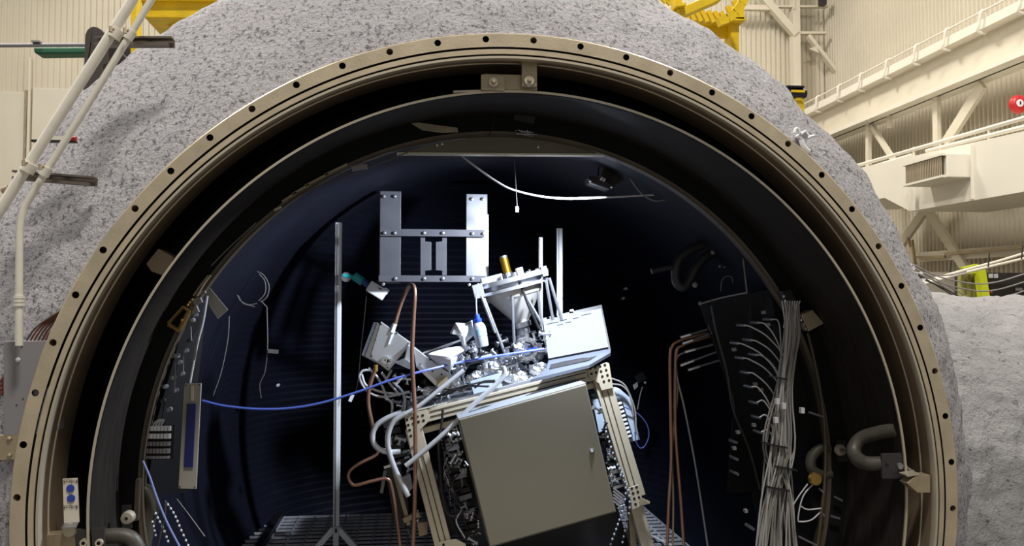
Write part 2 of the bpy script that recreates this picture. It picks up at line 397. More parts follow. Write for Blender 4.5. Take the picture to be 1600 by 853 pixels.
for i in range(12):
    x = random.uniform(1412, 1445); pbox(x, 408+(x-1412)*.75+random.uniform(-4, 12), 1.9, random.uniform(4, 8), 3.5, .01, random.uniform(-30, 0)).build('cable_tag', white, cf)

# ================================================================== THE CHAMBER
ch = thing('vacuum_chamber', 'huge round vacuum chamber with open bolted bronze flange and grey foam insulation', 'vacuum chamber', (0, 0, .2))
C = (0, 0, ZC)
# --- flange: face ring with real holes
NH = 60; A0 = -(3.18061259)
r0, r1, hr_ = .983*S, 1.011*S, .0115
fl = MB(); K = 16
for h in range(NH):
    ac = -(3.18061259+2*math.pi*h/NH); dn = math.pi/NH
    ring = []; n0 = len(fl.v)
    for j in range(K):
        t = 2*math.pi*j/K; ca, sa = math.cos(t), math.sin(t); m_ = max(abs(ca), abs(sa))
        u, v = ca/m_, sa/m_
        a = ac+u*dn; r = (r0+r1)/2+v*(r1-r0)/2
        fl.v.append(Vector((r*math.cos(a), 0, ZC+r*math.sin(a))))
    for j in range(K):
        t = 2*math.pi*j/K; tang = hr_*math.cos(t); rad = S+hr_*math.sin(t); a = ac+tang/S
        fl.v.append(Vector((rad*math.cos(a), 0, ZC+rad*math.sin(a))))
    for j in range(K): fl.f.append((n0+j, n0+(j+1) % K, n0+K+(j+1) % K, n0+K+j))
flange = fl.build('flange_face', flange_m, ch)
for h in range(NH):
    ac = -(3.18061259+2*math.pi*h/NH); p = Vector((S*math.cos(ac), 0, ZC+S*math.sin(ac)))
    if p.z < ZC-.45: continue
    MB().lathe([(hr_*1.04, .0005), (hr_*1.04, .05), (0, .05)], 16, c=p).build('bolt_hole', black if h % 3 else bore_m, flange)
def ringpart(name, prof, m, n=220, parent=ch, a0=0, a1=2*math.pi): return MB().lathe([(r*S, y) for r, y in prof], n, a0, a1, C).build(name, m, parent, smooth=True)
ringpart('flange_rim', [(1.011, 0), (1.0135, .004), (1.0135, .09), (.99, .09)], flange_m)
ringpart('seal_groove', [(.983, 0), (.983, .02), (.978, .02), (.978, 0)], black)
ringpart('flange_step', [(.978, 0), (.9775, -.003), (.967, -.003), (.9665, 0)], flange_m)
ringpart('seal_groove', [(.9665, 0), (.9665, .02), (.9625, .02), (.9625, 0)], black)
ringpart('flange_lip', [(.9625, 0), (.962, -.006), (.957, -.006), (.955, .002), (.9555, .02)], edge_m)
ringpart('bore_lip', [(.9555, .02), (.966, .10)], bore_m)
ringpart('bore_line', [(.966, .098), (.9635, .1), (.9635, .106), (.967, .108)], edge_m)
ringpart('barrel', [(.967, .106), (.970, .26)], bore_m)
ringpart('barrel_deep', [(.970, .26), (.97, 1.2)], black_p)
# --- inner shroud
def offring(name, prof, m):
    # sheet ring sitting slightly off the chamber axis at its front edge
    mb = MB().lathe([(r*S, y) for r, y in prof], 220, c=C)
    for v in mb.v: v.x += .027*max(0, 1-(v.y-.06)/.4)
    return mb.build(name, m, ch, smooth=True)
offring('shroud_ring', [(.892, .068), (.894, .2), (.899, .45), (.905, .45), (.898, .068)], baffle_m)
offring('shroud_edge', [(.8985, .062), (.8985, .069), (.8935, .069), (.8935, .062), (.8985, .062)], edge_m)
ringpart('shroud_back_plate', [(.968, .452), (.858, .456)], black_p)
ringpart('inner_frame', [(.858, .452), (.848, .456), (.846, .462), (.850, .52)], frame_m)
ringpart('frame_edge', [(.8485, .450), (.8465, .450), (.8465, .456), (.8485, .456)], frame_m)
ringpart('shroud_liner', [(.862, .48), (.872, .9), (.872, 1.9)], liner_m)
# --- ribbed dished rear
rb = MB(); RR = .875*S; rows = []; z = -RR+.02
pitch = .042; ridx = []
NX = 61
zs = []
k = 0
while z < RR-.005:
    for fz, hz in ((0, 0), (.62, .014), (.68, 0)):
        zz = z+fz*pitch
        if zz < RR-.002: zs.append((zz, hz))
    z += pitch
for zz, hz in zs:
    hw = math.sqrt(max(0, RR*RR-zz*zz)); row = []
    for i in range(NX):
        x = -hw+2*hw*i/(NX-1); rr = min(1, math.hypot(x, zz)/RR)
        yy = 1.88+1.1*math.sqrt(max(0, 1-rr**3))-hz
        row.append(len(rb.v)); rb.v.append(Vector((x, yy, ZC+zz)))
    rows.append(row)
for a, b in zip(rows, rows[1:]):
    for i in range(NX-1): rb.f.append((a[i], a[i+1], b[i+1], b[i]))
rb.build('ribbed_rear_head', liner_m, ch)
# --- insulation shell outside
sil = [(-160, 860), (-140, 700), (-90, 520), (0, 335), (60, 252), (100, 205), (155, 140), (205, 99), (275, 47), (355, 0), (450, -45), (600, -78), (750, -80), (900, -52), (1000, -5), (1060, 33), (1120, 80), (1200, 132), (1250, 188), (1320, 258), (1360, 330), (1392, 405), (1430, 470), (1470, 600), (1500, 860)]
YS = .5
pol = []
for px, py in sil:
    p = at(px, py, YS); pol.append((math.atan2(p.z-ZC, p.x), math.hypot(p.x, p.z-ZC)))
pol = [(a if a > -math.pi/2 else a+2*math.pi, r) for a, r in pol]; pol.sort()
def rsil(a):
    if a < -math.pi/2: a += 2*math.pi
    if a > 1.5*math.pi: a -= 2*math.pi
    if a <= pol[0][0]: return pol[0][1]
    if a >= pol[-1][0]: return pol[-1][1]
    for (a0, q0), (a1, q1) in zip(pol, pol[1:]):
        if a0 <= a <= a1: t = (a-a0)/(a1-a0); t = t*t*(3-2*t); return q0+(q1-q0)*t
NA = 420; sh = MB(); prof = []
for j in range(26):
    t = j/25
    prof.append((t, .03+.47*t**1.15))
prof += [(1.0, .7), (.99, 1.0), (.97, 1.6), (.93, 2.2), (.8, 2.8), (.5, 3.2), (0.02, 3.35)]
for i in range(NA):
    a = 2*math.pi*i/NA; R_ = max(rsil(a), 1.0*S+.03)
    for j, (t, y) in enumerate(prof):
        r = S*1.006+(R_-S*1.006)*math.sin(t*math.pi/2) if j < 26 else R_*t
        q = Vector((r*math.cos(a), y, r*math.sin(a)))
        if 0 < j: r += .016*noise.noise(q*9)+.010*noise.noise(q*24)+.03*noise.noise(q*2.2)*min(1, j/12)
        sh.v.append(Vector((r*math.cos(a), y+.008*noise.noise(q*17+Vector((5, 0, 0))), ZC+r*math.sin(a))))
m_ = len(prof)
for i in range(NA):
    for j in range(m_-1):
        p = i*m_+j; q = ((i+1) % NA)*m_+j; sh.f.append((p, q, q+1, p+1))
sh.build('insulation_shell', foam_a, ch, smooth=True)
# rough foam bead where the shell meets the flange
bd = MB(); pts = []
for i in range(200):
    a = math.radians(8+ (200-8)*i/199); r = S*1.016+.004*noise.noise(Vector((a*30, 0, 0))); pts.append((r*math.cos(a), .045, ZC+r*math.sin(a)))
bd.tube(pts, [.014+.006*noise.noise(Vector((i*.4, 3, 0))) for i in range(200)], 6).build('foam_bead', foam_a, ch, smooth=True)
# side nozzle
nz_ = MB(); NR = 1.0; NC = Vector((0, 1.12, ZC-.27)); nx, na = 220, 300
for i in range(nx):
    x = 1.56+2.4*i/(nx-1)
    for j in range(na):
        a = 2*math.pi*j/na; q = Vector((x, math.cos(a), math.sin(a)))
        r = NR+.03*noise.noise(q*2.6)+.02*noise.noise(q*7)+.012*noise.noise(q*17)+.006*noise.noise(q*40)
        nz_.v.append(Vector((x, NC.y+r*math.cos(a), NC.z+r*math.sin(a))))
for i in range(nx-1):
    for j in range(na):
        p = i*na+j; q = i*na+(j+1) % na; nz_.f.append((p, q, q+na, p+na))
nz_.build('side_nozzle_insulation', foam_b, ch, smooth=True)

# --- hardware on the shroud ring
hb = thing('hanger_bracket', 'tan bolted hanger bracket at the top of the shroud ring', 'bracket', at(797, 142, .07))
pbox(797, 129.5, .075, 86, 25, .02).build('plate', tan_m, hb, bevel=.002)
pbox(770, 129.5, .058, 38, 25, .012).build('thick_pad', tan_m, hb, bevel=.002)
pbox(827, 116, .045, 25, 42, .014).build('drop_lug', tan_m, hb, bevel=.004)
pbox(827, 97, .05, 30, 7, .05).build('lug_foot', tan_m, hb)
pbox(733, 143, .078, 50, 3.2, .012, 4).build('shim_strip', edge_m, hb)
for px, py, y in ((771, 128, .045), (827, 126, .03)):
    c = at(px, py, y)
    w = MB().lathe([(0, -.004), (.017, -.004), (.019, 0), (.019, .012)], 24, c=c).build('washer', edge_m, hb, smooth=True)
    MB().lathe([(0, -.018), (.007, -.018), (.008, -.016), (.008, 0)], 6, c=c).build('bolt_head', tan_m, w)
def block(name, label, pts, y, ext, m, cat='bracket'): return pprism(pts, y, ext).build(name, m, label=label, cat=cat, bevel=.003)
block('spacer_block', 'brown spacer block left between the barrel and shroud ring', [(228, 412), (247, 388), (272, 402), (258, 432), (236, 424)], .14, (0, .1, 0), bore_m)
block('spacer_block', 'tan block right beside the top of the white cable bundle', [(1252, 492), (1270, 484), (1288, 505), (1264, 518)], .38, (0, .06, 0), tan_m)
# right support
rs = thing('shroud_support', 'shroud support on the right with bent pipe, plate and tan gusset', 'support', at(1430, 772, .12))
pprism([(1417, 755), (1433, 742), (1454, 742), (1454, 770), (1434, 770)], .012, (0, .05, 0)).build('gusset', tan_m, rs, bevel=.002)
pprism([(1416, 742), (1436, 739), (1436, 742), (1418, 745)], .01, (0, .05, 0)).build('shim', edge_m, rs)
ptube([(1413, 727), (1418, 733), (1427, 738)], .09, .008, 8, 2).build('bolt', edge_m, rs, smooth=True)
pprism([(1378, 709), (1409, 708), (1416, 748), (1379, 748)], .07, (0, .012, 0)).build('plate', darkgrey, rs, bevel=.002)
MB().lathe([(0, -.006), (.011, -.006), (.012, 0), (.012, .01)], 18, c=at(1406, 728, .066)).build('bolt_head', steel_dull, rs)
MB().lathe([(.006, -.001), (.006, .006), (0, .006)], 12, c=at(1386, 727, .068)).build('bolt_hole', black, rs)
ptube([(1402, 671, .10), (1370, 677, .17), (1345, 686, .22), (1334, 703, .22), (1341, 718, .18), (1356, 724, .13), (1382, 724, .09)], 0, .027, 14, 6).build('bent_pipe', pipe_dk, rs, smooth=True)
pbox(1317, 704, .45, 22, 34, .02).build('dark_pad', darkgrey, rs)
MB().lathe([(0, -.008), (.022, -.006), (.024, .006)], 22, c=at(1313, 703, .43)).build('washer', edge_m, rs, smooth=True)
ptube([(1313, 703), (1327, 707)], .40, .007, 8, 1).build('pin', steel_dull, rs)
ue = thing('pipe_elbow', 'dark grey curved pipe elbow with round brass cap on the right', 'pipe', at(1277, 750, .62))
ptube([(1296, 700), (1280, 702), (1268, 715), (1268, 732), (1282, 742), (1298, 740)], .47, .022, 12, 6).build('elbow', pipe_dk, ue, smooth=True)
MB().lathe([(0, -.004), (.023, -.004), (.025, 0), (.025, .02)], 24, c=at(1275, 749, .40)).build('round_cap', brass, ue, smooth=True)
# left support
ls = thing('shroud_support', 'shroud support at lower left with plate and bent pipe', 'support', at(150, 860, .08))
pprism([(62, 862), (66, 836), (92, 834), (118, 832), (132, 846), (118, 862)], .085, (0, .05, 0)).build('gusset', tan_m, ls, bevel=.002)
MB().lathe([(0, -.004), (.02, -.003), (.024, .004), (.02, .01)], 24, c=at(108, 829, .075)).build('bush', edge_m, ls, smooth=True)
pprism([(117, 829), (143, 826), (143, 862), (118, 862)], .08, (0, .012, 0)).build('plate', darkgrey, ls)
pprism([(144, 826), (163, 825), (163, 862), (144, 862)], .07, (0, .012, 0)).build('plate', darkgrey, ls)
for px in (131, 155): MB().lathe([(.006, -.006), (.012, -.006), (.013, 0), (.013, .01)], 18, c=at(px, 848, .066)).build('ring_bolt', edge_m, ls)
ptube([(162, 838), (190, 837), (206, 843), (216, 860), (218, 880)], .14, .026, 14, 6).build('bent_pipe', pipe_dk, ls, smooth=True)
MB().lathe([(.006, -.012), (.02, -.01), (.023, .004), (.023, .02)], 24, c=at(199, 809, .3)).build('washer', edge_m, ls, smooth=True)
pprism([(190, 790), (205, 789), (205, 826), (190, 826)], .42, (0, .012, 0)).build('dark_pad', darkgrey, ls)
pe = thing('pipe_elbow', 'dark grey pipe elbow beside the brown frame edge at lower left', 'pipe', at(230, 830, .66))
ptube([(214, 767), (226, 766), (236, 778), (238, 795), (232, 815), (226, 850)], .50, .026, 12, 6).build('elbow', pipe_dk, pe, smooth=True)
pbox(215, 780, .43, 5, 60, .03, -2).build('flange_strip', frame_m, pe)
# tag plate
tp = thing('tag_plate', 'white bent tag plate with two blue dots lower left of the flange', 'tag', at(112, 825, .10))
pprism([(98, 748), (121, 747), (124, 815), (100, 817)], .10, (0, .004, 0)).build('plate', mat('tag_white', (222, 214, 200), .5), tp)
pprism([(100, 817, .10), (124, 815, .10), (119, 823, .03), (96, 824, .03)], 0, (0, 0, -.004)).build('foot', steel_dull, tp)
for py in (763, 778.5): MB().lathe([(0, -.002), (.0125, -.002), (.0125, .002)], 24, c=at(110 if py < 770 else 111, py, .098)).build('blue_dot', bluem, tp)
for py, b in ((752, 'ST701A'), (792, 'ST701B')): word('tag_text', b, wire_dk, at(110.5, py, .097), .0145, (math.pi/2, 0, 0), tp)

# --- header beam (chord plate) at the top of the opening
hd = thing('header_plate', 'wide grey header plate across the top of the shroud opening', 'plate', at(785, 240, .72))
pprism([(622, 240), (660, 229), (700, 220), (748, 214), (850, 214), (880, 219), (910, 229), (945, 241)], .475, (0, .03, 0)).build('plate', mat('header_grey', (104, 98, 88), .5, .2, var=.12), hd)
pprism([(620, 238), (946, 240), (946, 242.5), (620, 240.5)], .470, (0, .04, 0)).build('bottom_edge', edge_m, hd)
for px, py in ((683, 227), (691, 225), (841, 230)): MB().ball(at(px, py, .472), .005).build('rivet', white, hd)
mb = MB()
P_ = [(642, 192), (655, 191), (690, 196), (715, 199), (716, 206), (690, 207), (660, 203)]
pprism(P_, .435, (0, .012, 0)).build('tape_patch', mat('dull_tape', (150, 142, 124), .6, var=.2, vscale=30), label='torn pale tape patch under the top of the shroud', cat='tape', bevel=.002)
pprism([(803, 179), (820, 177), (837, 180), (834, 193), (803, 187)], .435, (0, .02, 0)).build('grey_tab', darkgrey, label='small grey tab under the top shroud ring', cat='tab')
cb = thing('cable_clip', 'small metal clip cluster above the header plate', 'clip', at(822, 212, .6))
for i in range(7): ptube([(804+random.uniform(0, 8), 203+random.uniform(0, 8)), (822+random.uniform(0, 18), 206+random.uniform(0, 8))], .43, .0018, 5, 1).build('wire', steel_dull, cb)
for i in range(4): MB().ball(at(806+i*9, 204+3*(i % 2), .43), .003).build('stud', steel, cb)
ptube([(773, 172), (772, 188), (768, 204), (762, 214)], .43, .002, 6, 5).build('hanging_wire', wire_dk, label='thin dark wire hanging above the header plate', cat='wire', smooth=True)
# wires along the upper left of the opening
wl = thing('edge_wiring', 'loose wires and pale strips along the upper left shroud edge', 'wiring', at(480, 290, .85))
for i, pts in enumerate(([(637, 238), (560, 268), (490, 295), (440, 322), (400, 350)], [(590, 246), (540, 262), (480, 290), (440, 320)], [(400, 348), (360, 385), (330, 415)])):
    ptube(pts, .455, .0022, 6, 5).build('wire', wire_g if i else frame_m, wl, smooth=True)
for i, (px, py, L, a) in enumerate(((525, 265, 38, 27), (495, 281, 40, 29), (470, 296, 30, 31), (452, 308, 26, 34), (434, 326, 12, 27))): pbox(px, py, .445, L, 3.2, .008, a).build('pale_strip', tan_m if i < 4 else edge_m, wl)
pbox(562, 262, .45, 24, 7, .02, 11).build('small_box', greybox, wl)
# lamp with its light
LY = .86
lp = thing('flood_lamp', 'dark flood lamp hanging under the upper right shroud', 'lamp', at(948, 290, LY))
pprism([(942, 262), (960, 256), (976, 262), (978, 278), (960, 291), (944, 284)], LY, (0, .05, .01)).build('housing', darkgrey, lp, bevel=.004)
pprism([(919, 278), (926, 274), (956, 287), (960, 292), (952, 296), (921, 285)], LY-.06, (0, .09, 0)).build('lower_plate', darkgrey, lp, bevel=.003)
for px, py in ((940, 279), (944, 281)): pbox(px, py, LY-.08, 3, 5, .006, -30).build('led', white, lp)
for px, py in ((922, 282), (956, 292)): MB().ball(at(px, py, LY-.07), .007).build('corner_screw', steel, lp)
ptube([(960, 256), (955, 262), (937, 262), (935, 275)], LY, .004, 6, 4).build('bracket_wire', wire_dk, lp)
sp = bpy.data.lights.new('flood_light', 'SPOT'); sp.energy = 190; sp.color = (.80, .89, 1.0); sp.spot_size = math.radians(125); sp.spot_blend = .5; sp.shadow_soft_size = .05
so = bpy.data.objects.new('flood_light', sp); COL.objects.link(so); so.parent = lp
lpos = at(936, 300, LY-.12); so.location = lpos-WORLD[lp.name]
so.rotation_euler = (at(690, 590, 1.25)-lpos).to_track_quat('-Z', 'Y').to_euler()
# cables strung under the roof
ptube([(718, 240), (745, 262), (775, 283), (800, 296), (840, 306), (880, 310), (930, 309), (990, 306), (1056, 302)], .84, .0045, 8, 6).build('white_hose', wire_w, label='white cable sagging from header plate towards the flood lamp', cat='cable', smooth=True)
ptube([(968, 260), (985, 280), (1000, 300), (1020, 313), (1040, 312), (1060, 306)], .8, .0032, 8, 6).build('grey_cable', wire_g, label='grey cable looping down right of the flood lamp', cat='cable', smooth=True)
dw = thing('drop_sensor', 'thin wire with a small white sensor hanging below the header plate', 'sensor', at(808, 332, 1.2))
ptube([(803, 240), (805, 270), (808, 322)], 1.2, .0016, 6, 4).build('wire', wire_g, dw); pbox(808, 327, 1.2, 5, 9, .012).build('sensor', white, dw)

# --- hanging H frame
HY = 1.55
hf = thing('steel_hanger', 'grey bolted H shaped steel frame hanging at the back', 'frame', at(676, 443, HY))
pbox(610, 371, HY, 32, 143, .03).build('upright', grey_plate, hf, bevel=.002)
pbox(594.5, 372, HY+.02, 4, 140, .06).build('side_flange', frame_m, hf)
pbox(744.5, 372, HY, 33, 138, .03).build('upright', steel_dull, hf, bevel=.002)  # brighter metal than the left upright: lamp light put into the colour
pbox(762, 385, HY+.02, 2, 100, .02).build('side_rod', edge_m, hf)
pbox(676, 364, HY-.03, 162, 11, .02).build('crossbar', grey_plate, hf, bevel=.001)
pbox(676, 435.5, HY-.03, 166, 10, .02).build('crossbar', grey_plate, hf, bevel=.001)
for s, x in ((1, 657), (-1, 698)):
    pprism([(x, 370), (x+s*7, 370), (x+s*7, 377), (x+s*17, 378), (x+s*17, 422), (x+s*7, 423), (x+s*7, 430), (x, 430)], HY-.01, (0, .015, 0)).build('centre_plate', grey_plate, hf, bevel=.001)
for px, py in ((600, 307), (617, 307), (737, 311), (754, 311), (601, 364), (617, 364), (663, 364), (692, 364), (738, 365), (755, 365), (618, 435), (663, 435), (692, 435), (738, 435), (599, 444), (733, 445)):
    MB().lathe([(0, -.012), (.008, -.01), (.01, 0), (.01, .015)], 10, c=at(px, py, HY-.042 if py > 340 else HY-.018)).build('bolt', steel_dull if px < 700 else steel, hf)  # right-hand bolts brighter as well, lamp light in their material

# --- floor grating
ZF = ZC-.60
def grating(name, label, x0, x1, y0, y1):
    t = thing(name, label, 'grating', ((x0+x1)/2, (y0+y1)/2, ZF))
    n = int((y1-y0)/.075); me = None
    for i in range(n+1):
        y = y0+(y1-y0)*i/n
        if me is None:
            o = MB().box(((x0+x1)/2, y, ZF-.012), (x1-x0, .010, .012)).build('bearing_bar', darkgrey_g, t); me = o
        else:
            o = me.copy(); COL.objects.link(o); o.parent = t; o.location = me.location+Vector((0, y-y0, 0))
    mb = MB(); m = int((x1-x0)/.09)
    for i in range(m+1): mb.box((x0+(x1-x0)*i/m, (y0+y1)/2, ZF-.008), (.007, y1-y0, .010))
    mb.build('cross_rods', darkgrey_g, t, kind='stuff'); return t
darkgrey_g = mat('galvanised_grating', (196, 198, 206), .4, .2, var=.2, vscale=30)
grating('floor_grating', 'wide dark steel floor grating inside the chamber', -1.12, 1.12, .75, 2.42)
grating('floor_grating', 'narrow strip of grating along the left chamber wall', -1.36, -1.17, .75, 2.3)
MB().box((-1.145, 1.6, ZF-.0), (.04, 1.7, .05)).build('grating_rail', dark, label='dark rail between the two left gratings', cat='rail')
MB().box((0, 1.6, ZF-.1), (2.2, 1.7, .02)).build('under_floor_tray', liner_m, label='dark tray just under the floor grating', cat='tray')
for i, (a, b, r) in enumerate((((1000, 828), (860, 829), .006), ((1000, 828), (1050, 853), .007))):
    MB().tube([atz(a[0], a[1], ZF+.01), atz(b[0], b[1], ZF+.01)], r, 6).build('floor_strip', wire_w, label=('pale strip lying across the grating right of the cabinet', 'pale strip running diagonally on the grating to the right')[i], cat='strip')

# --- camera pole on a tripod foot
ZP = ZF
PY = 1.75
pl = thing('extrusion_stand', 'tall white aluminium extrusion pole on braced foot at left', 'stand', at(526, 860, PY))
k = mpp(PY)
MB().bar(at(529.5, 348, PY), at(525.5, 830, PY), 9.5*k, .04, up=(0, 1, 0)).build('pole', alu_soft, pl, bevel=.002)
MB().bar(at(527.5, 350, PY-.022), at(523.5, 826, PY-.022), .006, .006, up=(0, 1, 0)).build('slot', greybox, pl)
for s in (-1, 1): MB().bar(at(525+s*4, 826, PY-.02), at(525+s*36, 862, PY-.06), 8*k, .03, up=(0, 1, 0)).build('foot_brace', alu_soft, pl)
MB().bar(at(525, 823, PY-.05), at(525, 870, PY-.05), 8*k, .03, up=(0, 1, 0)).build('foot_post', white, pl)
pbox(525, 829, PY-.07, 3, 6, .01).build('slot_nut', dark, pl)
wc = thing('clamp_camera', 'white camera on a teal clamp arm fixed to the left pole', 'camera', at(575, 450, PY-.1))
MB().lathe([(.004, -.02), (.026, -.02), (.026, .01), (.004, .01)], 14, c=at(541, 433, PY-.05)).build('knob', steel_dull, wc)
ptube([(536, 430), (548, 432), (556, 434)], PY-.06, .014, 10, 2).build('arm', teal, wc, smooth=True)
ptube([(553, 431), (567, 440)], PY-.06, .024, 14, 1).build('clamp_body', teal, wc, smooth=True)
ptube([(566, 438), (575, 445), (578, 446)], PY-.07, .017, 12, 2).build('joint', mat('blue_joint', (40, 90, 150), .4), wc, smooth=True)
pbox(589, 454, PY-.1, 30, 18, .06, -32).build('body', white, wc, bevel=.006)
pbox(603, 455, PY-.1, 8, 9, .05, -32).build('hood', white, wc, bevel=.003)
pbox(594, 451, PY-.135, 5, 2, .002, -32).build('mark', wire_dk, wc)
ptube([(573, 455), (570, 490), (564, 545), (560, 590), (556, 612)], PY-.1, .002, 6, 5).build('cord', wire_dk, wc, smooth=True)
pbox(549, 622, PY-.15, 5, 11, .012, -25).build('plug', white, wc)

# rear poles
for px, y0, y1, w, lab in ((874, 357, 500, 9, 'taller white extrusion pole behind the laptop'), (844.5, 371, 440, 6, 'shorter grey extrusion pole behind the funnel')):
    t = thing('rear_pole', lab, 'pole', at(px, y1+60, 1.75))
    MB().bar(at(px, y0, 1.75), at(px, y1+60, 1.75), w*mpp(1.75), .03, up=(0, 1, 0)).build('pole', alu_soft, t, bevel=.002)
    MB().bar(at(px-1, y0+1, 1.733), at(px-1, y1+60, 1.733), .005, .005, up=(0, 1, 0)).build('slot', greybox, t)

# ================================================================== TEST RIG
RA = 14.5
rig = thing('instrument_rig', 'tilted instrument rig of beige extrusions packed with steel fittings', 'test rig', at(800, 900, 1.25))
def rbar(a, b, y, wpx, depth, name, m, par=rig, bev=.003): return MB().bar(at(a[0], a[1], a[2] if len(a) > 2 else y), at(b[0], b[1], b[2] if len(b) > 2 else y), wpx*mpp(y), depth, up=(0, 1, 0)).build(name, m, par, bevel=bev)
rbar((640, 655), (935, 581), 1.12, 20, .06, 'top_rail', beige_m)
rbar((660, 672), (930, 600), 1.16, 9, .06, 'lower_rail', beige_m)
for o in (-4, 4): rbar((672, 647+o), (915, 586+o), 1.088, 1.6, .004, 'rail_slot', frame_m)
rbar((938, 590), (994, 775), 1.12, 27, .06, 'right_post', beige_m)
for o in (-5, 4): rbar((945+o, 610), (990+o, 765), 1.088, 1.6, .004, 'post_slot', frame_m)
rbar((646, 668), (698, 872), 1.10, 26, .06, 'left_post', beige_m)
for o in (-5, 4): rbar((655+o, 705), (694+o, 852), 1.068, 1.6, .004, 'post_slot', frame_m)
rbar((672, 735), (706, 835), 1.22, 19, .05, 'rear_post', darkgrey)
rbar((992, 785), (1018, 880), 1.14, 20, .05, 'lower_leg', beige_m); rbar((985, 790), (990, 880), 1.2, 10, .04, 'lower_leg', tan_m)
def gusset(poly, y, holes, name='gusset_plate'):
    gp = pprism(poly, y, (0, .006, 0)).build(name, beige_m, rig, bevel=.001)
    for hx, hy in holes: MB().lathe([(0, -.0015), (.0065, -.0015), (.0065, .002)], 10, c=at(hx, hy, y)).build('plate_hole', black, gp)
gusset([(918, 578), (948, 566), (952, 568), (958, 606), (940, 610), (936, 599), (921, 590)], 1.075, [(922, 576), (930, 574), (937.5, 572), (945, 570), (924, 584), (931.5, 582), (939, 580), (947, 578), (941, 588), (949, 586), (943.5, 596), (951.5, 594)])
gusset([(632, 652), (640, 646), (668, 640), (672, 656), (657, 671), (654, 690), (641, 700)], 1.055, [(636, 656), (644, 653), (652, 651), (660.5, 649), (638, 664), (646, 661.5), (654, 659), (662, 657), (640, 672), (642, 681)])
gusset([(983, 762), (998, 757), (1003, 778), (1015, 786), (988, 796)], 1.07, [(987, 763), (994.5, 761), (989, 770.5), (996.5, 768.5), (991, 779), (998.5, 777), (993, 787.5), (1001, 785)])
pprism([(1000, 777, 1.07), (1016, 784, 1.0), (1015, 787, 1.0), (999, 790, 1.07)], 0, (0, .02, 0)).build('bracket_toe', tan_m, rig)
gusset([(683, 848), (712, 842), (728, 850), (728, 870), (690, 870)], 1.05, [(693, 851)])
# deck
deck = MB().prism([at(640, 642, 1.15), at(905, 578, 1.15), at(860, 570, 1.65), at(640, 622, 1.65)], (0, 0, -.02)).build('deck_plate', alu, rig)
rbar((700, 632), (850, 592), 1.10, 11, .01, 'deck_front_strip', alu)
pprism([(735, 596), (782, 583), (786, 610), (742, 622)], 1.14, (0, .02, 0)).build('small_sheet', ltblue, rig)
# cabinet
cabt = thing('electrical_enclosure', 'large olive grey electrical enclosure hung tilted on the rig front', 'enclosure', at(865, 855, .9))
F = [(716, 656), (916, 600), (963, 800), (765, 856)]
pprism(F, .86, (0, .2, 0)).build('body', cab_m, cabt, bevel=.004)
pprism([(717.5, 656), (915.5, 601), (961.5, 799), (766, 854)], .85, (0, .012, 0)).build('door', cab_m, cabt, bevel=.003)
a, b = at(716, 656, .87), at(916, 600, .87)
MB().prism([a+Vector((0, 0, .002)), b+Vector((0, 0, .002)), b+Vector((0, .19, .002)), a+Vector((0, .19, .002))], (0, 0, .003)).build('lit_top_face', cab_t, cabt)  # thin sheet painting the lit top face of the same enclosure
lt = MB().lathe([(0, -.002), (.008, -.002), (.0115, 0), (.012, .004)], 20, c=at(925, 704.5, .847)).build('latch', steel_dull, cabt, smooth=True)
MB().lathe([(0, -.003), (.005, -.003), (.005, 0)], 12, c=at(925, 704.5, .845)).build('latch_key', white, lt)
# laptop
lap = thing('laptop', 'open laptop with bright white screen propped on the rig', 'laptop', at(890, 580, 1.15))
lid = pprism([(844, 498, 1.32), (940, 476, 1.34), (954, 545, 1.22), (857, 564, 1.20)], 0, (0, .012, 0)).build('lid', dark, lap)
pprism([(848.5, 500, 1.300), (939, 482, 1.317), (950.5, 542, 1.213), (857, 560, 1.193)], 0, (0, .004, 0)).build('display', screen, lap)
pprism([(857, 563, 1.2), (954, 545, 1.22), (954, 551, 1.16), (921, 570, .98), (829, 593, .97), (853, 577, 1.08)], 0, (0, 0, -.014)).build('base', mat('laptop_grey', (112, 118, 132), .45, .3), lap)
kb = pprism([(862, 566, 1.18), (944, 551, 1.19), (920, 563, 1.06), (858, 577, 1.06)], 0, (0, 0, .002)).build('keyboard', darkgrey, lap)
def lscr(u, v):  # point on the screen plane
    A, B, D_ = at(848.5, 500, 1.298), at(939, 482, 1.315), at(857, 560, 1.191); return A+(B-A)*u+(D_-A)*v
for (u, v, w) in ((.05, .12, .2), (.28, .10, .12), (.5, .11, .1), (.64, .07, .18), (.22, .2, .1), (.36, .18, .1)):
    MB().prism([lscr(u, v), lscr(u+w, v), lscr(u+w, v+.018), lscr(u, v+.018)], (0, -.0006, 0)).build("screen_text_line", inkm, lap)
MB().prism([lscr(.45, .25), lscr(.49, .25), lscr(.49, .31), lscr(.45, .31)], (0, -.001, 0)).build('screen_icon', dark, lap)
pbox(893, 485, 1.32, 6, 3, .006, 12).build('webcam', white, lap)
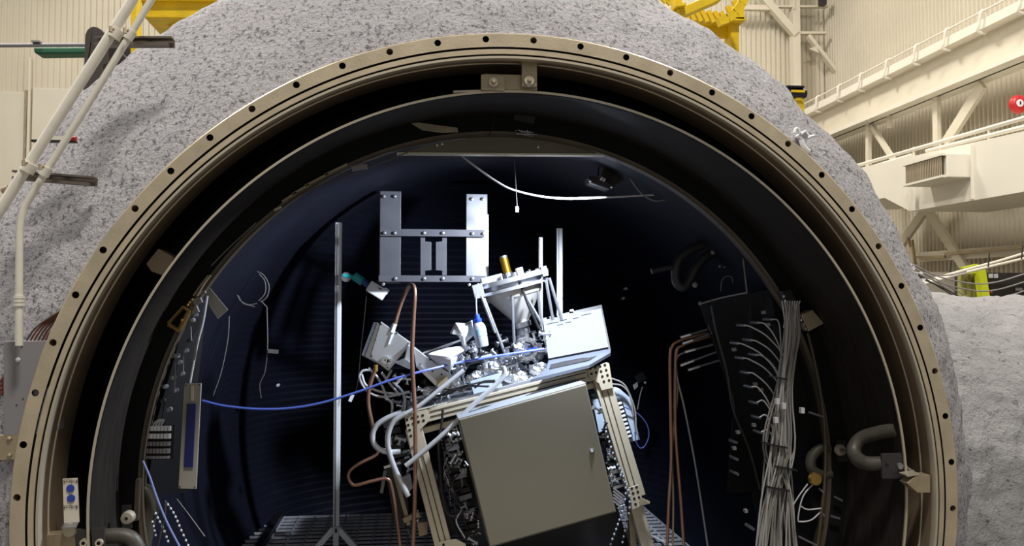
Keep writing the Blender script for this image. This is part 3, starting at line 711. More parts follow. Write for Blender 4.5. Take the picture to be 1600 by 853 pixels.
# funnel instrument
fy = 1.42
fu = thing('funnel_instrument', 'metal funnel shaped instrument with plates and gold tube on top', 'instrument', at(808, 520, fy))
ax = Vector((-math.sin(math.radians(RA)), 0, math.cos(math.radians(RA))))
k = mpp(fy)
def disc(px, py, r, h, name, m, n=32, r2=None): c = at(px, py, fy); return MB().cone(c-ax*h*k/2, c+ax*h*k/2, r*k, (r2 or r)*k, n).build(name, m, fu, smooth=True)
disc(799, 437, 60, 7, 'upper_plate', alu); disc(801, 450, 58, 5, 'lower_plate', alu)
disc(800, 443, 48, 8, 'spacer_ring', steel_dull)
disc(803, 458, 44, 10, 'collar', mat('film_collar', (188, 182, 172), .4, .4), r2=46)
c0, c1 = at(805, 462, fy), at(815, 503, fy)
MB().cone(c1, c0, 11*k, 42*k, 36).build('cone', mat('satin_cone', (206, 202, 198), .38, .5, var=.1, vscale=12), fu, smooth=True)
disc(815, 507, 15, 8, 'neck_flange', steel); disc(817, 516, 11, 12, 'neck', steel_dull); disc(819, 524, 19, 6, 'base_flange', steel)
disc(790, 415, 6.5, 26, 'gold_tube', gold, 16); disc(794, 431, 8, 10, 'tube_base', steel, 16); disc(787, 402, 5.5, 5, 'tube_cap', steel_dull, 12)
for i in range(16):
    a = 2*math.pi*i/16; c = at(799, 437, fy)+Matrix.Rotation(math.radians(-RA), 3, 'Y') @ Vector((math.cos(a)*53*k, math.sin(a)*53*k, 0))
    MB().cone(c, c+ax*random.uniform(.015, .034), .009, .007, 8).build('stud', steel, fu)
for px, py, w, h in ((768, 436, 34, 10), (830, 428, 26, 8), (812, 424, 10, 12), (850, 424, 9, 16), (747, 455, 16, 22)): pbox(px, py, fy-.12, w, h, .05, RA).build('clamp_block', alu, fu, bevel=.002)
for a, b in (((752, 462), (774, 520)), ((756, 466), (792, 560)), ((853, 437), (864, 500)), ((858, 434), (878, 500)), ((800, 462), (804, 548)), ((841, 455), (846, 510)), ((826, 470), (846, 505))): ptube([(a[0], a[1]), (b[0], b[1])], fy-.14, .008, 8, 1).build('strut', steel_dull, fu, smooth=True)
ptube([(812, 440), (818, 456), (826, 478), (834, 495), (842, 512), (850, 520)], fy-.16, .007, 8, 5).build('black_lead', dark, fu, smooth=True)
# viewport flange
vp = thing('viewport_flange', 'round steel viewport flange facing out beside the laptop', 'viewport', at(822, 568, 1.2))
c = at(822, 545, 1.2)
MB().lathe([(.036, -.02), (.055, -.02), (.058, -.016), (.058, .03), (.036, .03)], 36, c=c).build('ring', steel, vp, smooth=True)
MB().lathe([(0, -.006), (.036, -.006)], 28, c=c).build('glass', mat('viewport_glass', (96, 104, 120), .08, .2), vp)
for i in range(12): a = i*math.pi/6; MB().lathe([(0, -.028), (.005, -.028), (.005, -.018)], 6, c=c+Vector((.047*math.cos(a), 0, .047*math.sin(a)))).build('bolt', steel_dull, vp)
pbox(828, 546, 1.17, 22, 3, .006, 10).build('blue_tie', capblue, vp)
# fittings: spools, elbows and tees scattered over the deck
def fitting(px, py, y, sc, ang, kind):
    c = at(px, py, y); d = Matrix.Rotation(math.radians(-ang), 3, 'Y') @ Vector((1, random.uniform(-.5, .5), 0)).normalized(); mb = MB(); L = .03*sc
    mb.cone(c-d*L, c+d*L, .010*sc, .010*sc, 12)
    for s in (-1, 1): mb.cone(c+d*L*s, c+d*(L+.007*sc)*s, .019*sc, .019*sc, 14)
    if kind == 1: u = d.cross(Vector((0, 1, 0))).normalized(); mb.cone(c, c+u*L*1.2, .009*sc, .009*sc, 10); mb.cone(c+u*L*1.2, c+u*L*1.4, .017*sc, .017*sc, 12)
    if kind == 2: mb.ball(c, .02*sc, 10)
    mb.build(('pipe_fitting', 'tee_fitting', 'valve_fitting')[kind], random.choice([steel, steel, alu, white, steel_dull]) if random.random() > .1 else dark, rig, smooth=True)
for i in range(64):
    px = random.uniform(700, 852); top = 604-(px-640)*.2; py = random.uniform(top-42, top+8)
    fitting(px, py, random.uniform(1.14, 1.5), random.uniform(.5, 1.1), random.choice([RA, RA+90, random.uniform(0, 180)]), i % 3)
for i in range(26): fitting(random.uniform(620, 720), random.uniform(592, 640), random.uniform(1.16, 1.4), random.uniform(.45, .9), random.uniform(0, 180), i % 3)
for i in range(34):
    py = random.uniform(660, 850); px = 716+(py-656)*.236-random.uniform(2, 26); fitting(px, py, random.uniform(1.0, 1.2), random.uniform(.35, .7), random.uniform(0, 180), i % 3)
for i in range(22):
    py = random.uniform(625, 790); px = 922+(py-625)*.245+random.uniform(2, 14); fitting(px, py, random.uniform(1.0, 1.2), random.uniform(.35, .7), random.uniform(0, 180), i % 3)
for i in range(12):
    py = random.uniform(660, 840); px = 600+(py-660)*.2+random.uniform(0, 34); fitting(px, py, random.uniform(1.1, 1.25), random.uniform(.4, .8), random.uniform(0, 180), i % 3)
foil = mat('crumpled_foil', (226, 228, 232), .22, .9, bump=.8, bscale=30)
for px, py, rp_ in ((775, 577, 19), (806, 590, 16), (842, 577, 13), (746, 592, 14), (704, 604, 12), (676, 612, 12), (836, 596, 12)):
    mb = MB().ball(at(px, py, 1.2), rp_*mpp(1.2), 18, (1.25, .7, .8))
    for v in mb.v:
        d_ = v-at(px, py, 1.2); v += d_*(.35*noise.noise(v*38)+.2*noise.noise(v*90))
    mb.build('foil_wrap', foil, rig)
# dark interior of the rig (equipment racks seen between the posts)
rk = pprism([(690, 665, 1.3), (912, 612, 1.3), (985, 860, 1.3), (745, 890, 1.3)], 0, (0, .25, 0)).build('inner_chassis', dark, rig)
for i in range(16):
    py = 665+i*11; px = 699+(py-656)*.236; pbox(px+random.uniform(-6, 2), py, 1.18, random.uniform(12, 24), random.uniform(5, 9), .05, RA).build('circuit_module', random.choice([darkgrey, dark, steel_dull, darkgrey]), rig)
for i in range(14):
    py = 632+i*11.5; px = 934+(py-632)*.24; pbox(px, py, 1.17, random.uniform(10, 20), random.uniform(4, 8), .05, RA).build('circuit_module', random.choice([darkgrey, steel_dull, alu, dark]), rig)
for i in range(5): rbar((958, 762+i*5), (976, 776+i*5), 1.02, 2.4, .006, 'cooling_fin', alu, bev=0)
pprism([(926, 626), (938, 622), (950, 668), (936, 676)], 1.1, (0, .05, 0)).build('white_module', ltblue, rig)
for i in range(6): pbox(612+i*2.6+random.uniform(-1, 1), 660+i*12, 1.2, 24, 9, .07, RA).build('relay_module', dark if i % 2 else darkgrey, rig)
for i in range(4): pbox(633+i*3, 705+i*9, 1.15, 8, 3, .03, RA).build('terminal_clip', ltblue, rig)
tb = thing('tall_box', 'tall dark box with pale edges strapped to the left rig leg', 'box', at(625, 828, 1.2))
pprism([(601, 731), (626, 724), (642, 815), (632, 824), (616, 818)], 1.18, (0, .12, 0)).build('body', darkgrey, tb, bevel=.003)
rbar((600, 730), (626, 722), 1.17, 4, .02, 'top_edge', steel, tb, 0); rbar((616, 735), (639, 820), 1.165, 6, .015, 'corner_strip', tan_m, tb, 0); rbar((602, 735), (596, 770), 1.18, 5, .01, 'tape_tail', greybox, tb, 0)
pprism([(622, 748), (641, 740), (645, 762), (636, 772), (625, 765)], 1.1, (0, .02, 0)).build('side_bracket', steel_dull, rig)
pprism([(652, 818), (668, 815), (668, 835), (655, 838)], 1.12, (0, .03, 0)).build('lower_bracket', bore_m, rig)
rbar((630, 813), (655, 802), 1.15, 8, .03, 'cross_arm', tan_m)
# instrument boxes at upper left
eb = thing('electronics_box', 'tilted aluminium electronics box at the upper left of the rig', 'box', at(600, 578, 1.25))
pprism([(589, 503, 1.24), (641, 537, 1.24), (607, 577, 1.24), (569, 557, 1.24)], 0, (-.02, .11, 0)).build('body', alu, eb, bevel=.004)
pprism([(595, 502, 1.2), (643, 536, 1.2), (607, 580, 1.2), (578, 558, 1.2)], 0, (0, .04, 0)).build('lid', alu, eb, bevel=.003)
for px, py in ((596, 506), (581, 556), (638, 537), (606, 574), (587, 530), (620, 520)): MB().ball(at(px, py, 1.198), .005).build('lid_screw', dark, eb)
for px, py, r in ((602, 562, .018), (609, 564, .013)): MB().lathe([(.004, -.03), (r, -.03), (r, 0)], 14, c=at(px, py, 1.2)).build('connector', steel, eb)
pprism([(612, 522), (616, 521), (609, 538), (606, 539)], 1.19, (0, .01, 0)).build('label_strip', white, eb)
e2 = thing('junction_box', 'smaller aluminium box joined behind the copper tube', 'box', at(633, 578, 1.2))
pprism([(637, 538), (648, 545), (646, 572), (616, 566), (632, 561)], 1.16, (0, .08, 0)).build('body', alu, e2, bevel=.003)
pprism([(617, 567), (632, 560), (645, 570), (640, 577)], 1.13, (0, .05, 0)).build('lower_face', steel_dull, e2)
e3 = thing('long_case', 'long sloping aluminium case running down to the deck', 'case', at(680, 620, 1.2))
pprism([(646, 541), (660, 552), (716, 594), (684, 604), (650, 572)], 1.18, (0, .09, 0)).build('body', alu, e3, bevel=.003)
pprism([(650, 573), (656, 571), (690, 602), (684, 606)], 1.16, (0, .02, 0)).build('edge_strip', steel, e3)
for px, py in ((657, 569), (672, 562), (690, 585), (676, 580)): MB().ball(at(px, py, 1.175), .005).build('screw', dark, e3)
pprism([(682, 592), (698, 587), (703, 602), (690, 611), (684, 604)], 1.12, (0, .02, 0)).build('angle_bracket', tan_m, e3)
# film sheets
def sheet(name, lab, pts, y):
    P = [at(p[0], p[1], y) for p in pts]; c = sum(P, Vector())/len(P); mb = MB(); n = len(P)
    rings = 5; mb.v.append(c+Vector((0, -.05, 0)))
    for r in range(1, rings+1):
        t = r/rings
        for p in P:
            q = c+(p-c)*t; q.y += -.05*(1-t*t)+.022*noise.noise(q*22); mb.v.append(q)
    for i in range(n): mb.f.append((0, 1+i, 1+(i+1) % n))
    for r in range(rings-1):
        for i in range(n): a = 1+r*n+i; b = 1+r*n+(i+1) % n; mb.f.append((a, a+n, b+n, b))
    o = mb.build(name, cloth, label=lab, cat='film', smooth=True); md = o.modifiers.new('thick', 'SOLIDIFY'); md.thickness = .003; return o
def dens(p, k=4):
    out = []
    for i in range(len(p)):
        a, b = p[i], p[(i+1) % len(p)]
        for j in range(k): out.append((a[0]+(b[0]-a[0])*j/k, a[1]+(b[1]-a[1])*j/k))
    return out
sheet('crumpled_film', 'crumpled white film standing beside the bottle', dens([(712, 504), (728, 505), (738, 500), (740, 524), (728, 536), (733, 545), (728, 549), (722, 543), (720, 532), (712, 520), (703, 521), (706, 514)]), 1.12)
sheet('draped_film', 'flat white film draped over the long case', dens([(665, 553), (700, 543), (722, 540), (730, 546), (716, 556), (712, 567), (703, 581), (685, 569)]), 1.1)
rbar((660, 552), (722, 531), 1.2, 3, .02, 'support_arm', alu); rbar((690, 545), (727, 528), 1.22, 2, .02, 'support_arm', alu)
rbar((712, 568), (768, 555), 1.2, 4, .03, 'blue_edge_bar', ltblue)
# bottle
bt = thing('wash_bottle', 'clear plastic wash bottle with blue cap standing among the fittings', 'bottle', at(751, 543, 1.08))
B0, B1 = at(754, 542, 1.08), at(747, 503, 1.08); d = (B1-B0)
MB().tube([B0, B0+d*.03, B0+d*.2, B0+d*.8, B0+d*.93, B1], [.026, .030, .031, .031, .024, .014], 20).build('body', clear, bt, smooth=True)
MB().tube([B0+d*.45, B0+d*.72], [.0318, .0318], 20).build('label_band', mat('pale_blue_label', (160, 196, 226), .5), bt, smooth=True)
MB().tube([B1, B1+d*.12, B1+d*.13, B1+d*.3], [.019, .019, .014, .012], 16).build('cap', capblue, bt, smooth=True)
ptube([(745, 492), (744, 472), (745, 458)], 1.08, .0035, 8, 3).build('spout', ltblue, bt, smooth=True)
# tubes and hoses, each its own thing
def hose(name, lab, pts, y, r, m, cat='hose', n=10): return ptube(pts, y, r, n, 8).build(name, m, label=lab, cat=cat, smooth=True)
hose('copper_tube', 'tall copper tube looping over in front of the hanging frame', [(616, 512, 1.2), (624, 482, 1.2), (634, 456, 1.15), (642, 445, 1.05), (648, 455, 1.0), (646, 500, 1.0), (644, 560, 1.0), (648, 640, 1.0), (649, 720, 1.0), (648, 780, 1.0), (645, 860, 1.0)], 0, .0098, copper, 'tube')
ptube([(612, 519), (617, 506)], 1.2, .012, 10, 1).build('tube_nut', white, rig)
hose('copper_tube', 'short copper tube dropping from the electronics box', [(587, 577), (581, 592), (576, 612), (576, 635), (582, 665), (584, 690)], 1.15, .0095, copper, 'tube')
ptube([(587, 570), (587, 580)], 1.15, .011, 10, 1).build('brass_nut', brass, rig)
hose('copper_tube', 'copper tube bent into an open loop left of the rig', [(592, 702), (586, 712), (562, 724), (548, 734), (544, 744), (548, 754), (556, 758), (580, 752), (604, 748), (612, 762), (620, 810), (626, 860)], 1.1, .008, copper, 'tube')
hose('steel_hose', 'outer silver hose curling down the left of the rig', [(628, 643), (600, 656), (586, 668), (582, 684), (588, 698), (604, 706), (626, 705)], 1.02, .0125, silver, 'hose')
hose('steel_hose', 'inner silver hose running down the left rig leg', [(634, 645), (614, 660), (606, 682), (608, 706), (618, 735), (630, 760), (638, 775)], 1.0, .0125, silver, 'hose')
hose('steel_hose', 'silver hose crossing in front of the left post', [(786, 572), (788, 584), (776, 600), (742, 630), (704, 668), (668, 700), (634, 728)], .97, .0115, silver, 'hose')
hose('steel_rod', 'straight silver rod sloping down to the left gusset', [(725, 578), (690, 606), (655, 634), (634, 646)], 1.05, .010, silver, 'rod')
hose('blue_cable', 'blue cable sagging from the left panel across to the rig', [(316, 626, 1.0), (350, 634, 1.0), (400, 639, 1.0), (450, 638, 1.0), (500, 630, 1.0), (560, 612, 1.0), (610, 594, 1.0), (660, 580, 1.02), (720, 566, 1.1), (790, 554, 1.12), (850, 545, 1.14)], 0, .0055, wire_bl, 'cable', 8)
for i, pts in enumerate(([(580, 578), (566, 580), (562, 592), (575, 612), (600, 620), (640, 612)], [(576, 575), (590, 590), (600, 610), (604, 625)], [(596, 582), (610, 600), (625, 618)], [(612, 578), (604, 592), (600, 598)], [(565, 585), (572, 602), (595, 612), (622, 616)], [(618, 600), (630, 615), (632, 640), (626, 650)], [(600, 620), (612, 630), (612, 650)])):
    ptube(pts, 1.2, .006, 8, 6).build('grey_lead', wire_w if i != 5 else ltblue, rig, smooth=True)
for i in range(14):
    x = random.uniform(650, 760); y = 628-(x-650)*.24; ptube([(x, y), (x+random.uniform(8, 20), y-10+random.uniform(-6, 6)), (x+random.uniform(26, 50), y-14+random.uniform(-4, 8))], 1.08, .004, 6, 5).build('dark_lead', wire_dk, rig, smooth=True)
for i in range(16):
    py = random.uniform(665, 800); px = 700+(py-656)*.236; ptube([(px-random.uniform(0, 18), py), (px-random.uniform(6, 24), py+18), (px-random.uniform(0, 20), py+44)], 1.05, .0035, 6, 5).build('wiring_lead', random.choice([wire_dk, wire_g, wire_w, wire_dk]), rig, smooth=True)
ptube([(692, 640), (690, 662), (686, 700), (690, 760), (698, 800), (712, 806), (716, 795)], 1.06, .006, 8, 6).build('black_lead', wire_dk, rig, smooth=True)
def beads(lab, pts, y, r, m=white, wire=True):
    P = resample([at(p[0], p[1], y) for p in pts], 10); t = thing('beaded_cable', lab, 'cable', P[-1])
    MB().tube(P, r*.45, 6).build('core', wire_dk, t, smooth=True); mb = MB(); acc = 0
    for a, b in zip(P, P[1:]):
        acc += (b-a).length
        if acc > r*3.6: mb.ball(b, r, 6, (1, 1, 1.2)); acc = 0
    mb.build('beads', m, t, kind='stuff', smooth=True)
beads('white beaded chain from the left pipe elbow, nearer one', [(240, 795), (248, 812), (256, 828), (264, 850)], .45, .0048)
beads('white beaded chain hanging further from the left elbow', [(258, 782), (272, 803), (282, 826), (294, 852)], .55, .0048)
beads('faint beaded chain beside the left elbow pipe', [(236, 808), (240, 822), (243, 836)], .44, .004)
beads('black and white twisted lead right of the enclosure, left one', [(945, 668), (952, 690), (962, 720), (976, 750), (977, 780), (968, 812), (954, 850)], 1.0, .0055, ltblue)
beads('black and white twisted lead right of the enclosure, right one', [(965, 735), (980, 760), (984, 790), (978, 820), (972, 850)], 1.02, .0055, ltblue)
beads('speckled thin lead left of the enclosure', [(688, 672), (692, 700), (700, 740), (704, 790)], 1.02, .003, wire_g)
# pale module with connectors right of post
cm = thing('connector_module', 'pale blue grey module with a row of connectors right of the rig', 'module', at(980, 690, 1.25))
pprism([(930, 620), (968, 607), (985, 622), (1000, 687), (980, 692), (962, 628), (936, 634)], 1.22, (0, .1, 0)).build('case', ltblue, cm, bevel=.002)
pprism([(963, 626), (972, 624), (989, 682), (980, 688)], 1.205, (0, .02, 0)).build('socket_strip', dark, cm)
for i in range(9): pbox(968.5+i*1.9, 630+i*6.4, 1.2, 6, 3, .01, 16).build('connector', white, cm)
for i, pts in enumerate(([(952, 590), (972, 598), (982, 612), (992, 640), (994, 668)], [(956, 600), (972, 603), (984, 618), (990, 650)])): ptube(pts, 1.18, .004, 6, 6).build('lead', wire_g, cm, smooth=True)
hose('blue_lead', 'thin blue lead looping right of the connector module', [(976, 636), (996, 646), (1010, 662), (1014, 680), (1008, 696), (1000, 700), (994, 690), (992, 675)], 1.2, .003, mat('dull_blue_lead', (60, 72, 130), .5), 'cable', 8)
sb = thing('dim_bracket', 'dim bracket with small pale tag on the wall right of the rig', 'bracket', at(995, 610, 1.9))
pprism([(989, 602), (996, 597), (997, 604), (991, 609)], 1.9, (0, .01, 0)).build('tag', greybox, sb); MB().ball(at(1008, 598, 1.9), .009).build('stud', greybox, sb)
ptube([(1004, 604), (1000, 618), (996, 640)], 1.9, .003, 6, 3).build('wire', wire_g, sb); pbox(1000, 590, 1.93, 16, 12, .03, 30).build('base', black_p, sb)
# rods on the floor beneath the enclosure
fr = thing('floor_struts', 'loose metal struts lying under the enclosure', 'struts', atz(900, 845, ZF))
for a, b, w in (((892, 824), (915, 850), 6), ((902, 822), (925, 850), 4), ((850, 838), (880, 850), 3), ((935, 815), (955, 830), 5), ((842, 852), (870, 842), 3)): MB().bar(atz(a[0], a[1]+2, ZF+.03), atz(b[0], b[1]+2, ZF+.03), w*.003, .01).build('strut', steel_dull, fr)

# ================================================================== RIGHT SIDE OF THE INTERIOR
for i, (pts, m, lab) in enumerate((([(1110, 519), (1078, 527), (1060, 533), (1051, 540), (1047, 560), (1048, 640), (1049, 720), (1045, 790), (1042, 860)], copper, 'left copper tube standing before the right wall'),
        ([(1110, 525), (1084, 533), (1066, 540), (1057, 550), (1055, 600), (1056, 680), (1063, 770), (1069, 860)], copper, 'right copper tube standing before the right wall'),
        ([(1116, 537), (1080, 548), (1064, 553), (1057, 562), (1058, 590), (1070, 640), (1088, 735), (1107, 860)], steel_dull, 'long thin silver rod slanting before the right wall'))):
    ptube(pts, .92, .0075 if i < 2 else .0055, 10, 7).build('copper_tube' if i < 2 else 'steel_rod', m, label=lab, cat='tube' if i < 2 else 'rod', smooth=True)
hose('copper_tube', 'thin pale tube beside the two copper tubes', [(1056, 560), (1058, 620), (1050, 700), (1052, 780), (1051, 860)], .93, .005, tan_m, 'tube')
px_ = thing('feedthrough_prongs', 'row of silver feedthrough rods poking from the black panel', 'feedthrough', at(1090, 560, 1.1))
for (x0, y0, x1, y1) in ((1063, 527, 1108, 514), (1066, 537, 1112, 521), (1070, 550, 1116, 538), (1063, 571, 1122, 549), (1075, 578, 1127, 562)):
    pr_ = ptube([(x0, y0), (x1, y1)], .90, .005, 8, 1).build('rod', steel_dull, px_, smooth=True)
    d0, d1 = at(x0, y0, .898), at(x0+(x1-x0)*.35, y0+(y1-y0)*.35, .898); MB().cone(d0, d1, .0085, .008, 6).build('fitting', steel, pr_)
rp = thing('connector_board', 'tilted black connector panel on the right inner wall', 'panel', at(1200, 870, .9))
pprism([(1094, 474, .86), (1172, 457, .62), (1206, 452, .50), (1242, 520, .50), (1276, 610, .49), (1288, 700, .49), (1288, 870, .49), (1200, 870, .80), (1168, 740, .9), (1152, 640, .9), (1128, 560, .9)], 0, (.0, .02, 0)).build('plate', black_p, rp)
ptube([(1093, 475, .85), (1128, 465, .75), (1168, 457, .62)], 0, .004, 6, 2).build('top_edge', greybox, rp)
ptube([(1094, 475), (1112, 520), (1130, 560), (1148, 640), (1152, 680)], .88, .003, 6, 3).build('side_edge', greybox, rp)
ptube([(1112, 478), (1120, 520), (1136, 580), (1146, 640), (1170, 700), (1188, 765)], .78, .007, 8, 5).build('dark_strap', darkgrey, rp, smooth=True)
MB().ball(at(1094, 474, .85), .01).build('corner_stud', greybox, rp)
tips = [(1162, 508), (1184, 504), (1204, 499), (1152, 536), (1172, 531), (1181, 554), (1160, 559), (1168, 582), (1174, 604), (1182, 629), (1186, 652), (1189, 675), (1150, 690), (1151, 716), (1152, 739), (1176, 824)]
for i, (x, y) in enumerate(tips):
    yy = .66-.0024*(x-1150)
    b = MB().lathe([(0, -.03), (.006, -.03), (.007, 0), (.007, .05)], 10, c=at(x-3, y, yy)).build('connector', steel_dull, rp)
for x, y in ((1193, 488), (1147, 546), (1200, 507), (1180, 600), (1189, 609), (1204, 632), (1178, 664), (1165, 798), (1153, 675), (1147, 700)): pbox(x, y, .60-.0024*(x-1150), 5, 5, .02, 10).build('blank_stud', greybox, rp)
pprism([(1146, 652), (1152, 650), (1190, 768), (1138, 770)], .78, (0, .02, 0)).build('side_panel', black_p, rp)
wire_b = mat('bundle_cable', (168, 166, 166), .5)
wb = thing('cable_bundle', 'thick bundle of thin white cables hanging down the connector panel', 'cables', at(1215, 870, .8))
for i, (x, y) in enumerate(tips[:12]):
    ex, ey = 1216+random.uniform(0, 14), y+45+random.uniform(10, 40)
    ptube([(x, y), (x+12, y+ (3 if i < 9 else -2)), ((x+ex)/2+8, (y+ey)/2-8), (ex, ey), (ex-4, ey+70), (ex-random.uniform(4, 14), 870)], .47, .0030, 6, 6).build('cable', wire_w, wb, smooth=True)
for i in range(46):
    t = i/45; x0 = 1228+20*random.random(); yy = .38+.06*random.random()
    x1 = x0-14+random.uniform(-6, 10); x2 = x1-6+random.uniform(-14, 14); x3 = 1178+72*random.random()
    ptube([(x0, 474+random.uniform(0, 14)), (x0-1+random.uniform(-4, 4), 530), (x1, 610), (x2, 700), (x2+(x3-x2)*.6, 780), (x3, 875)], yy, .0034, 6, 5).build('cable', (wire_b, wire_g)[i % 2], wb, smooth=True)
for i in range(8): ptube([(1222+i*4, 470), (1226+i*2.5, 490+random.uniform(0, 12)), (1220+i*4+random.uniform(-8, 8), 512)], .40, .003, 6, 4).build('frayed_end', wire_w, wb, smooth=True)
for pts in ([(1262, 756), (1248, 775), (1236, 795)], [(1275, 752), (1255, 775), (1247, 810), (1252, 815), (1268, 812), (1282, 800)], [(1284, 794), (1262, 796), (1250, 790)]): ptube(pts, .43, .003, 6, 6).build('loose_cable', wire_w, wb, smooth=True)
for x, y in ((1216, 590), (1210, 695), (1225, 730), (1213, 762)): pbox(x, y, .40, 36 if y > 600 else 22, 2.5, .06, -12).build('cable_tie', dark, wb)
for i, (x, y) in enumerate(((1214, 627), (1224, 634), (1253, 641), (1212, 656))): pbox(x, y, .36, 6, 9, .02).build('wrap_tag', wire_w, wb)
wt = thing('bracket_clip', 'brass and steel clip at the top of the white cable bundle', 'clip', at(1230, 475, .72))
pprism([(1222, 455), (1236, 452), (1246, 476), (1232, 482)], .40, (0, .03, 0)).build('plate', dark, wt)
for x, y in ((1225, 463), (1227, 470), (1256, 507), (1259, 514), (1252, 500)): MB().ball(at(x, y, .38), .006).build('stud', steel, wt)
rbar((1253, 505), (1259, 516), .38, 4, .01, 'pin', steel, wt, 0)
hose('panel_cable', 'brownish hose bending down beside the right frame edge', [(1262, 520), (1272, 560), (1282, 610), (1288, 660), (1290, 710), (1288, 760), (1284, 800), (1276, 870)], .43, .006, frame_m, 'hose', 8)
for a, b in (((1264, 644), (1286, 651)), ((1280, 764), (1288, 770)), ((1281, 799), (1288, 806)), ((1248, 838), (1276, 852)), ((1304, 776), (1316, 782)), ((1298, 806), (1312, 810))): rbar(a, b, .43, 3, .01, 'edge_bolt', steel_dull, rp, 0)
hose('hanging_wire', 'thin pale wire dropping to the corner of the black panel', [(1161, 402), (1164, 430), (1167, 456)], .62, .0035, wire_g, 'wire', 6)
# dim pipe work on the right wall
dp = thing('wall_pipework', 'dim black looped pipes on the upper right inner wall', 'pipework', at(1070, 450, 1.5))
for pts, r in (([(1105, 380), (1080, 390), (1062, 404), (1056, 425), (1058, 442), (1068, 448), (1078, 438), (1088, 418), (1102, 402), (1112, 396)], .024), ([(1106, 378), (1125, 374), (1142, 384), (1148, 402), (1142, 416), (1128, 408)], .024), ([(1018, 424), (1034, 420), (1050, 417)], .014)):
    ptube(pts, .95, r, 12, 6).build('pipe', mat('dim_black_pipe', (38, 38, 46), .5), dp, smooth=True)
for x, y, r in ((1114, 394, .012), (1086, 445, .014), (1125, 416, .008), (1132, 417, .006)): MB().ball(at(x, y, .90), r).build('bolt', greybox, dp, smooth=True)
ptube([(1126, 455), (1128, 438), (1134, 432), (1143, 433), (1145, 442)], .8, .002, 6, 5).build('wire', wire_g, dp)
# studs on the back wall
for x, y, lab in ((978, 451, 'small pale stud on the rear wall right of the poles, upper'), (974, 466, 'small pale stud on the rear wall right of the poles, lower'), (434, 602, 'small pale stud on the rear wall left of the pole')): MB().lathe([(0, -.01), (.008, -.008), (.008, .03)], 10, c=at(x, y, 1.95)).build('wall_stud', wire_w, label=lab, cat='stud')

# ================================================================== LEFT SIDE OF THE INTERIOR
lpn = thing('patch_panel', 'narrow black patch panel on the left inner wall', 'panel', at(270, 760, .85))
pprism([(312, 452, .56), (326, 452, .66), (304, 600, .72), (290, 770, .70), (230, 770, .52), (244, 660, .52), (266, 570, .52), (292, 492, .52)], 0, (0, .02, 0)).build('plate', black_p, lpn)
for x, y in ((268, 556), (276, 556), (258, 604), (254, 626), (288, 498), (296, 532), (284, 584), (274, 610), (264, 640), (290, 548), (280, 566), (300, 500), (305, 492), (270, 590)): MB().lathe([(0, -.014), (.008, -.012), (.009, .02)], 10, c=at(x, y, .50)).build('stud', random.choice([darkgrey, greybox, steel_dull]), lpn)
for pts in ([(298, 510), (299, 532)], [(287, 555), (286, 583)], [(274, 565), (273, 608)]): ptube(pts, .49, .002, 6, 1).build('rod', greybox, lpn)
lk = thing('latch_bracket', 'brass edged open latch bracket on the left frame edge', 'bracket', at(280, 515, .66))
for a, b, w in (((263, 505), (287, 479), 3), ((263, 507), (281, 517), 4), ((281, 516), (296, 486), 4), ((287, 480), (297, 487), 3)): rbar(a, b, .43, w, .02, 'edge', brass, lk, 0)
for x, y in ((284, 500), (296, 472), (300, 468), (293, 476)): MB().ball(at(x, y, .42), .006).build('bolt', brass, lk, smooth=True)
for x, y, w, h in ((309, 470, 12, 9), (305, 484, 9, 10), (314, 458, 14, 5)): pbox(x, y, .46, w, h, .02, 20).build('pad', greybox, lk)
for o in (0, 6): ptube([(302+o, 462), (316+o*.6, 442), (326+o*.5, 430)], .44, .004, 6, 3).build('edge_wire', tan_m, lk)
gp = pprism([(320, 446), (326, 448), (356, 484), (340, 498), (327, 478)], .56, (0, .006, 0)).build('grey_plate', mat('pale_grey_plate', (150, 148, 144), .5), label='pale grey tilted plate at the top of the left panel', cat='plate')
hose('panel_cable', 'white cable hanging along the left panel edge', [(324, 462), (318, 500), (309, 535), (304, 560), (297, 598)], .50, .004, wire_w, 'cable', 8)
rbar_ = pprism([(307, 532), (310, 530), (305, 562), (300, 566)], .495, (0, .006, 0)).build('tape_flag', greybox, label='small pale tape flag on the white panel cable', cat='tape')
for pts, lab in (([(358, 494), (356, 530), (346, 580), (333, 618)], 'thin wire hanging left of the rig at mid wall'), ([(417, 480), (418, 540), (414, 580), (406, 600), (408, 622)], 'thin wire with tag hanging further right on the left wall')): hose('hanging_wire', lab, pts, 1.25, .0022, wire_g, 'wire', 6)
pbox(427, 549, 1.24, 15, 6, .01, -6).build('wire_tag', wire_g, label='small pale tag on the hanging left wire', cat='tag')
cl = thing('cable_coil', 'dim coil of grey wire hanging on the left inner wall', 'coil', at(400, 475, 1.3))
for pts in ([(402, 424), (412, 430), (420, 445), (418, 462), (408, 472)], [(405, 428), (414, 440), (414, 458), (404, 470)], [(370, 460), (376, 470), (388, 476), (402, 474)], [(372, 462), (380, 474), (398, 479)], [(408, 470), (417, 480)]): ptube(pts, 1.3, .0022, 6, 6).build('loop', wire_g, cl, smooth=True)
bs = thing('striped_plate', 'grey plate with a dark blue vertical strip on the left', 'plate', at(297, 765, .50))
pprism([(288, 600), (314, 599), (306, 764), (279, 763)], .50, (0, .012, 0)).build('plate', mat('striped_plate_grey', (150, 146, 138), .5), bs)
pprism([(292, 631), (306, 631), (301, 730), (287, 730)], .492, (0, .006, 0)).build('blue_strip', navy, bs)
pprism([(298, 603), (303, 603), (302, 626), (298, 626)], .494, (0, .004, 0)).build('paper_strip', edge_m, bs)
for x, y in ((290, 602), (312, 601), (304, 761), (281, 760)): MB().ball(at(x, y, .498), .003).build('screw', dark, bs)
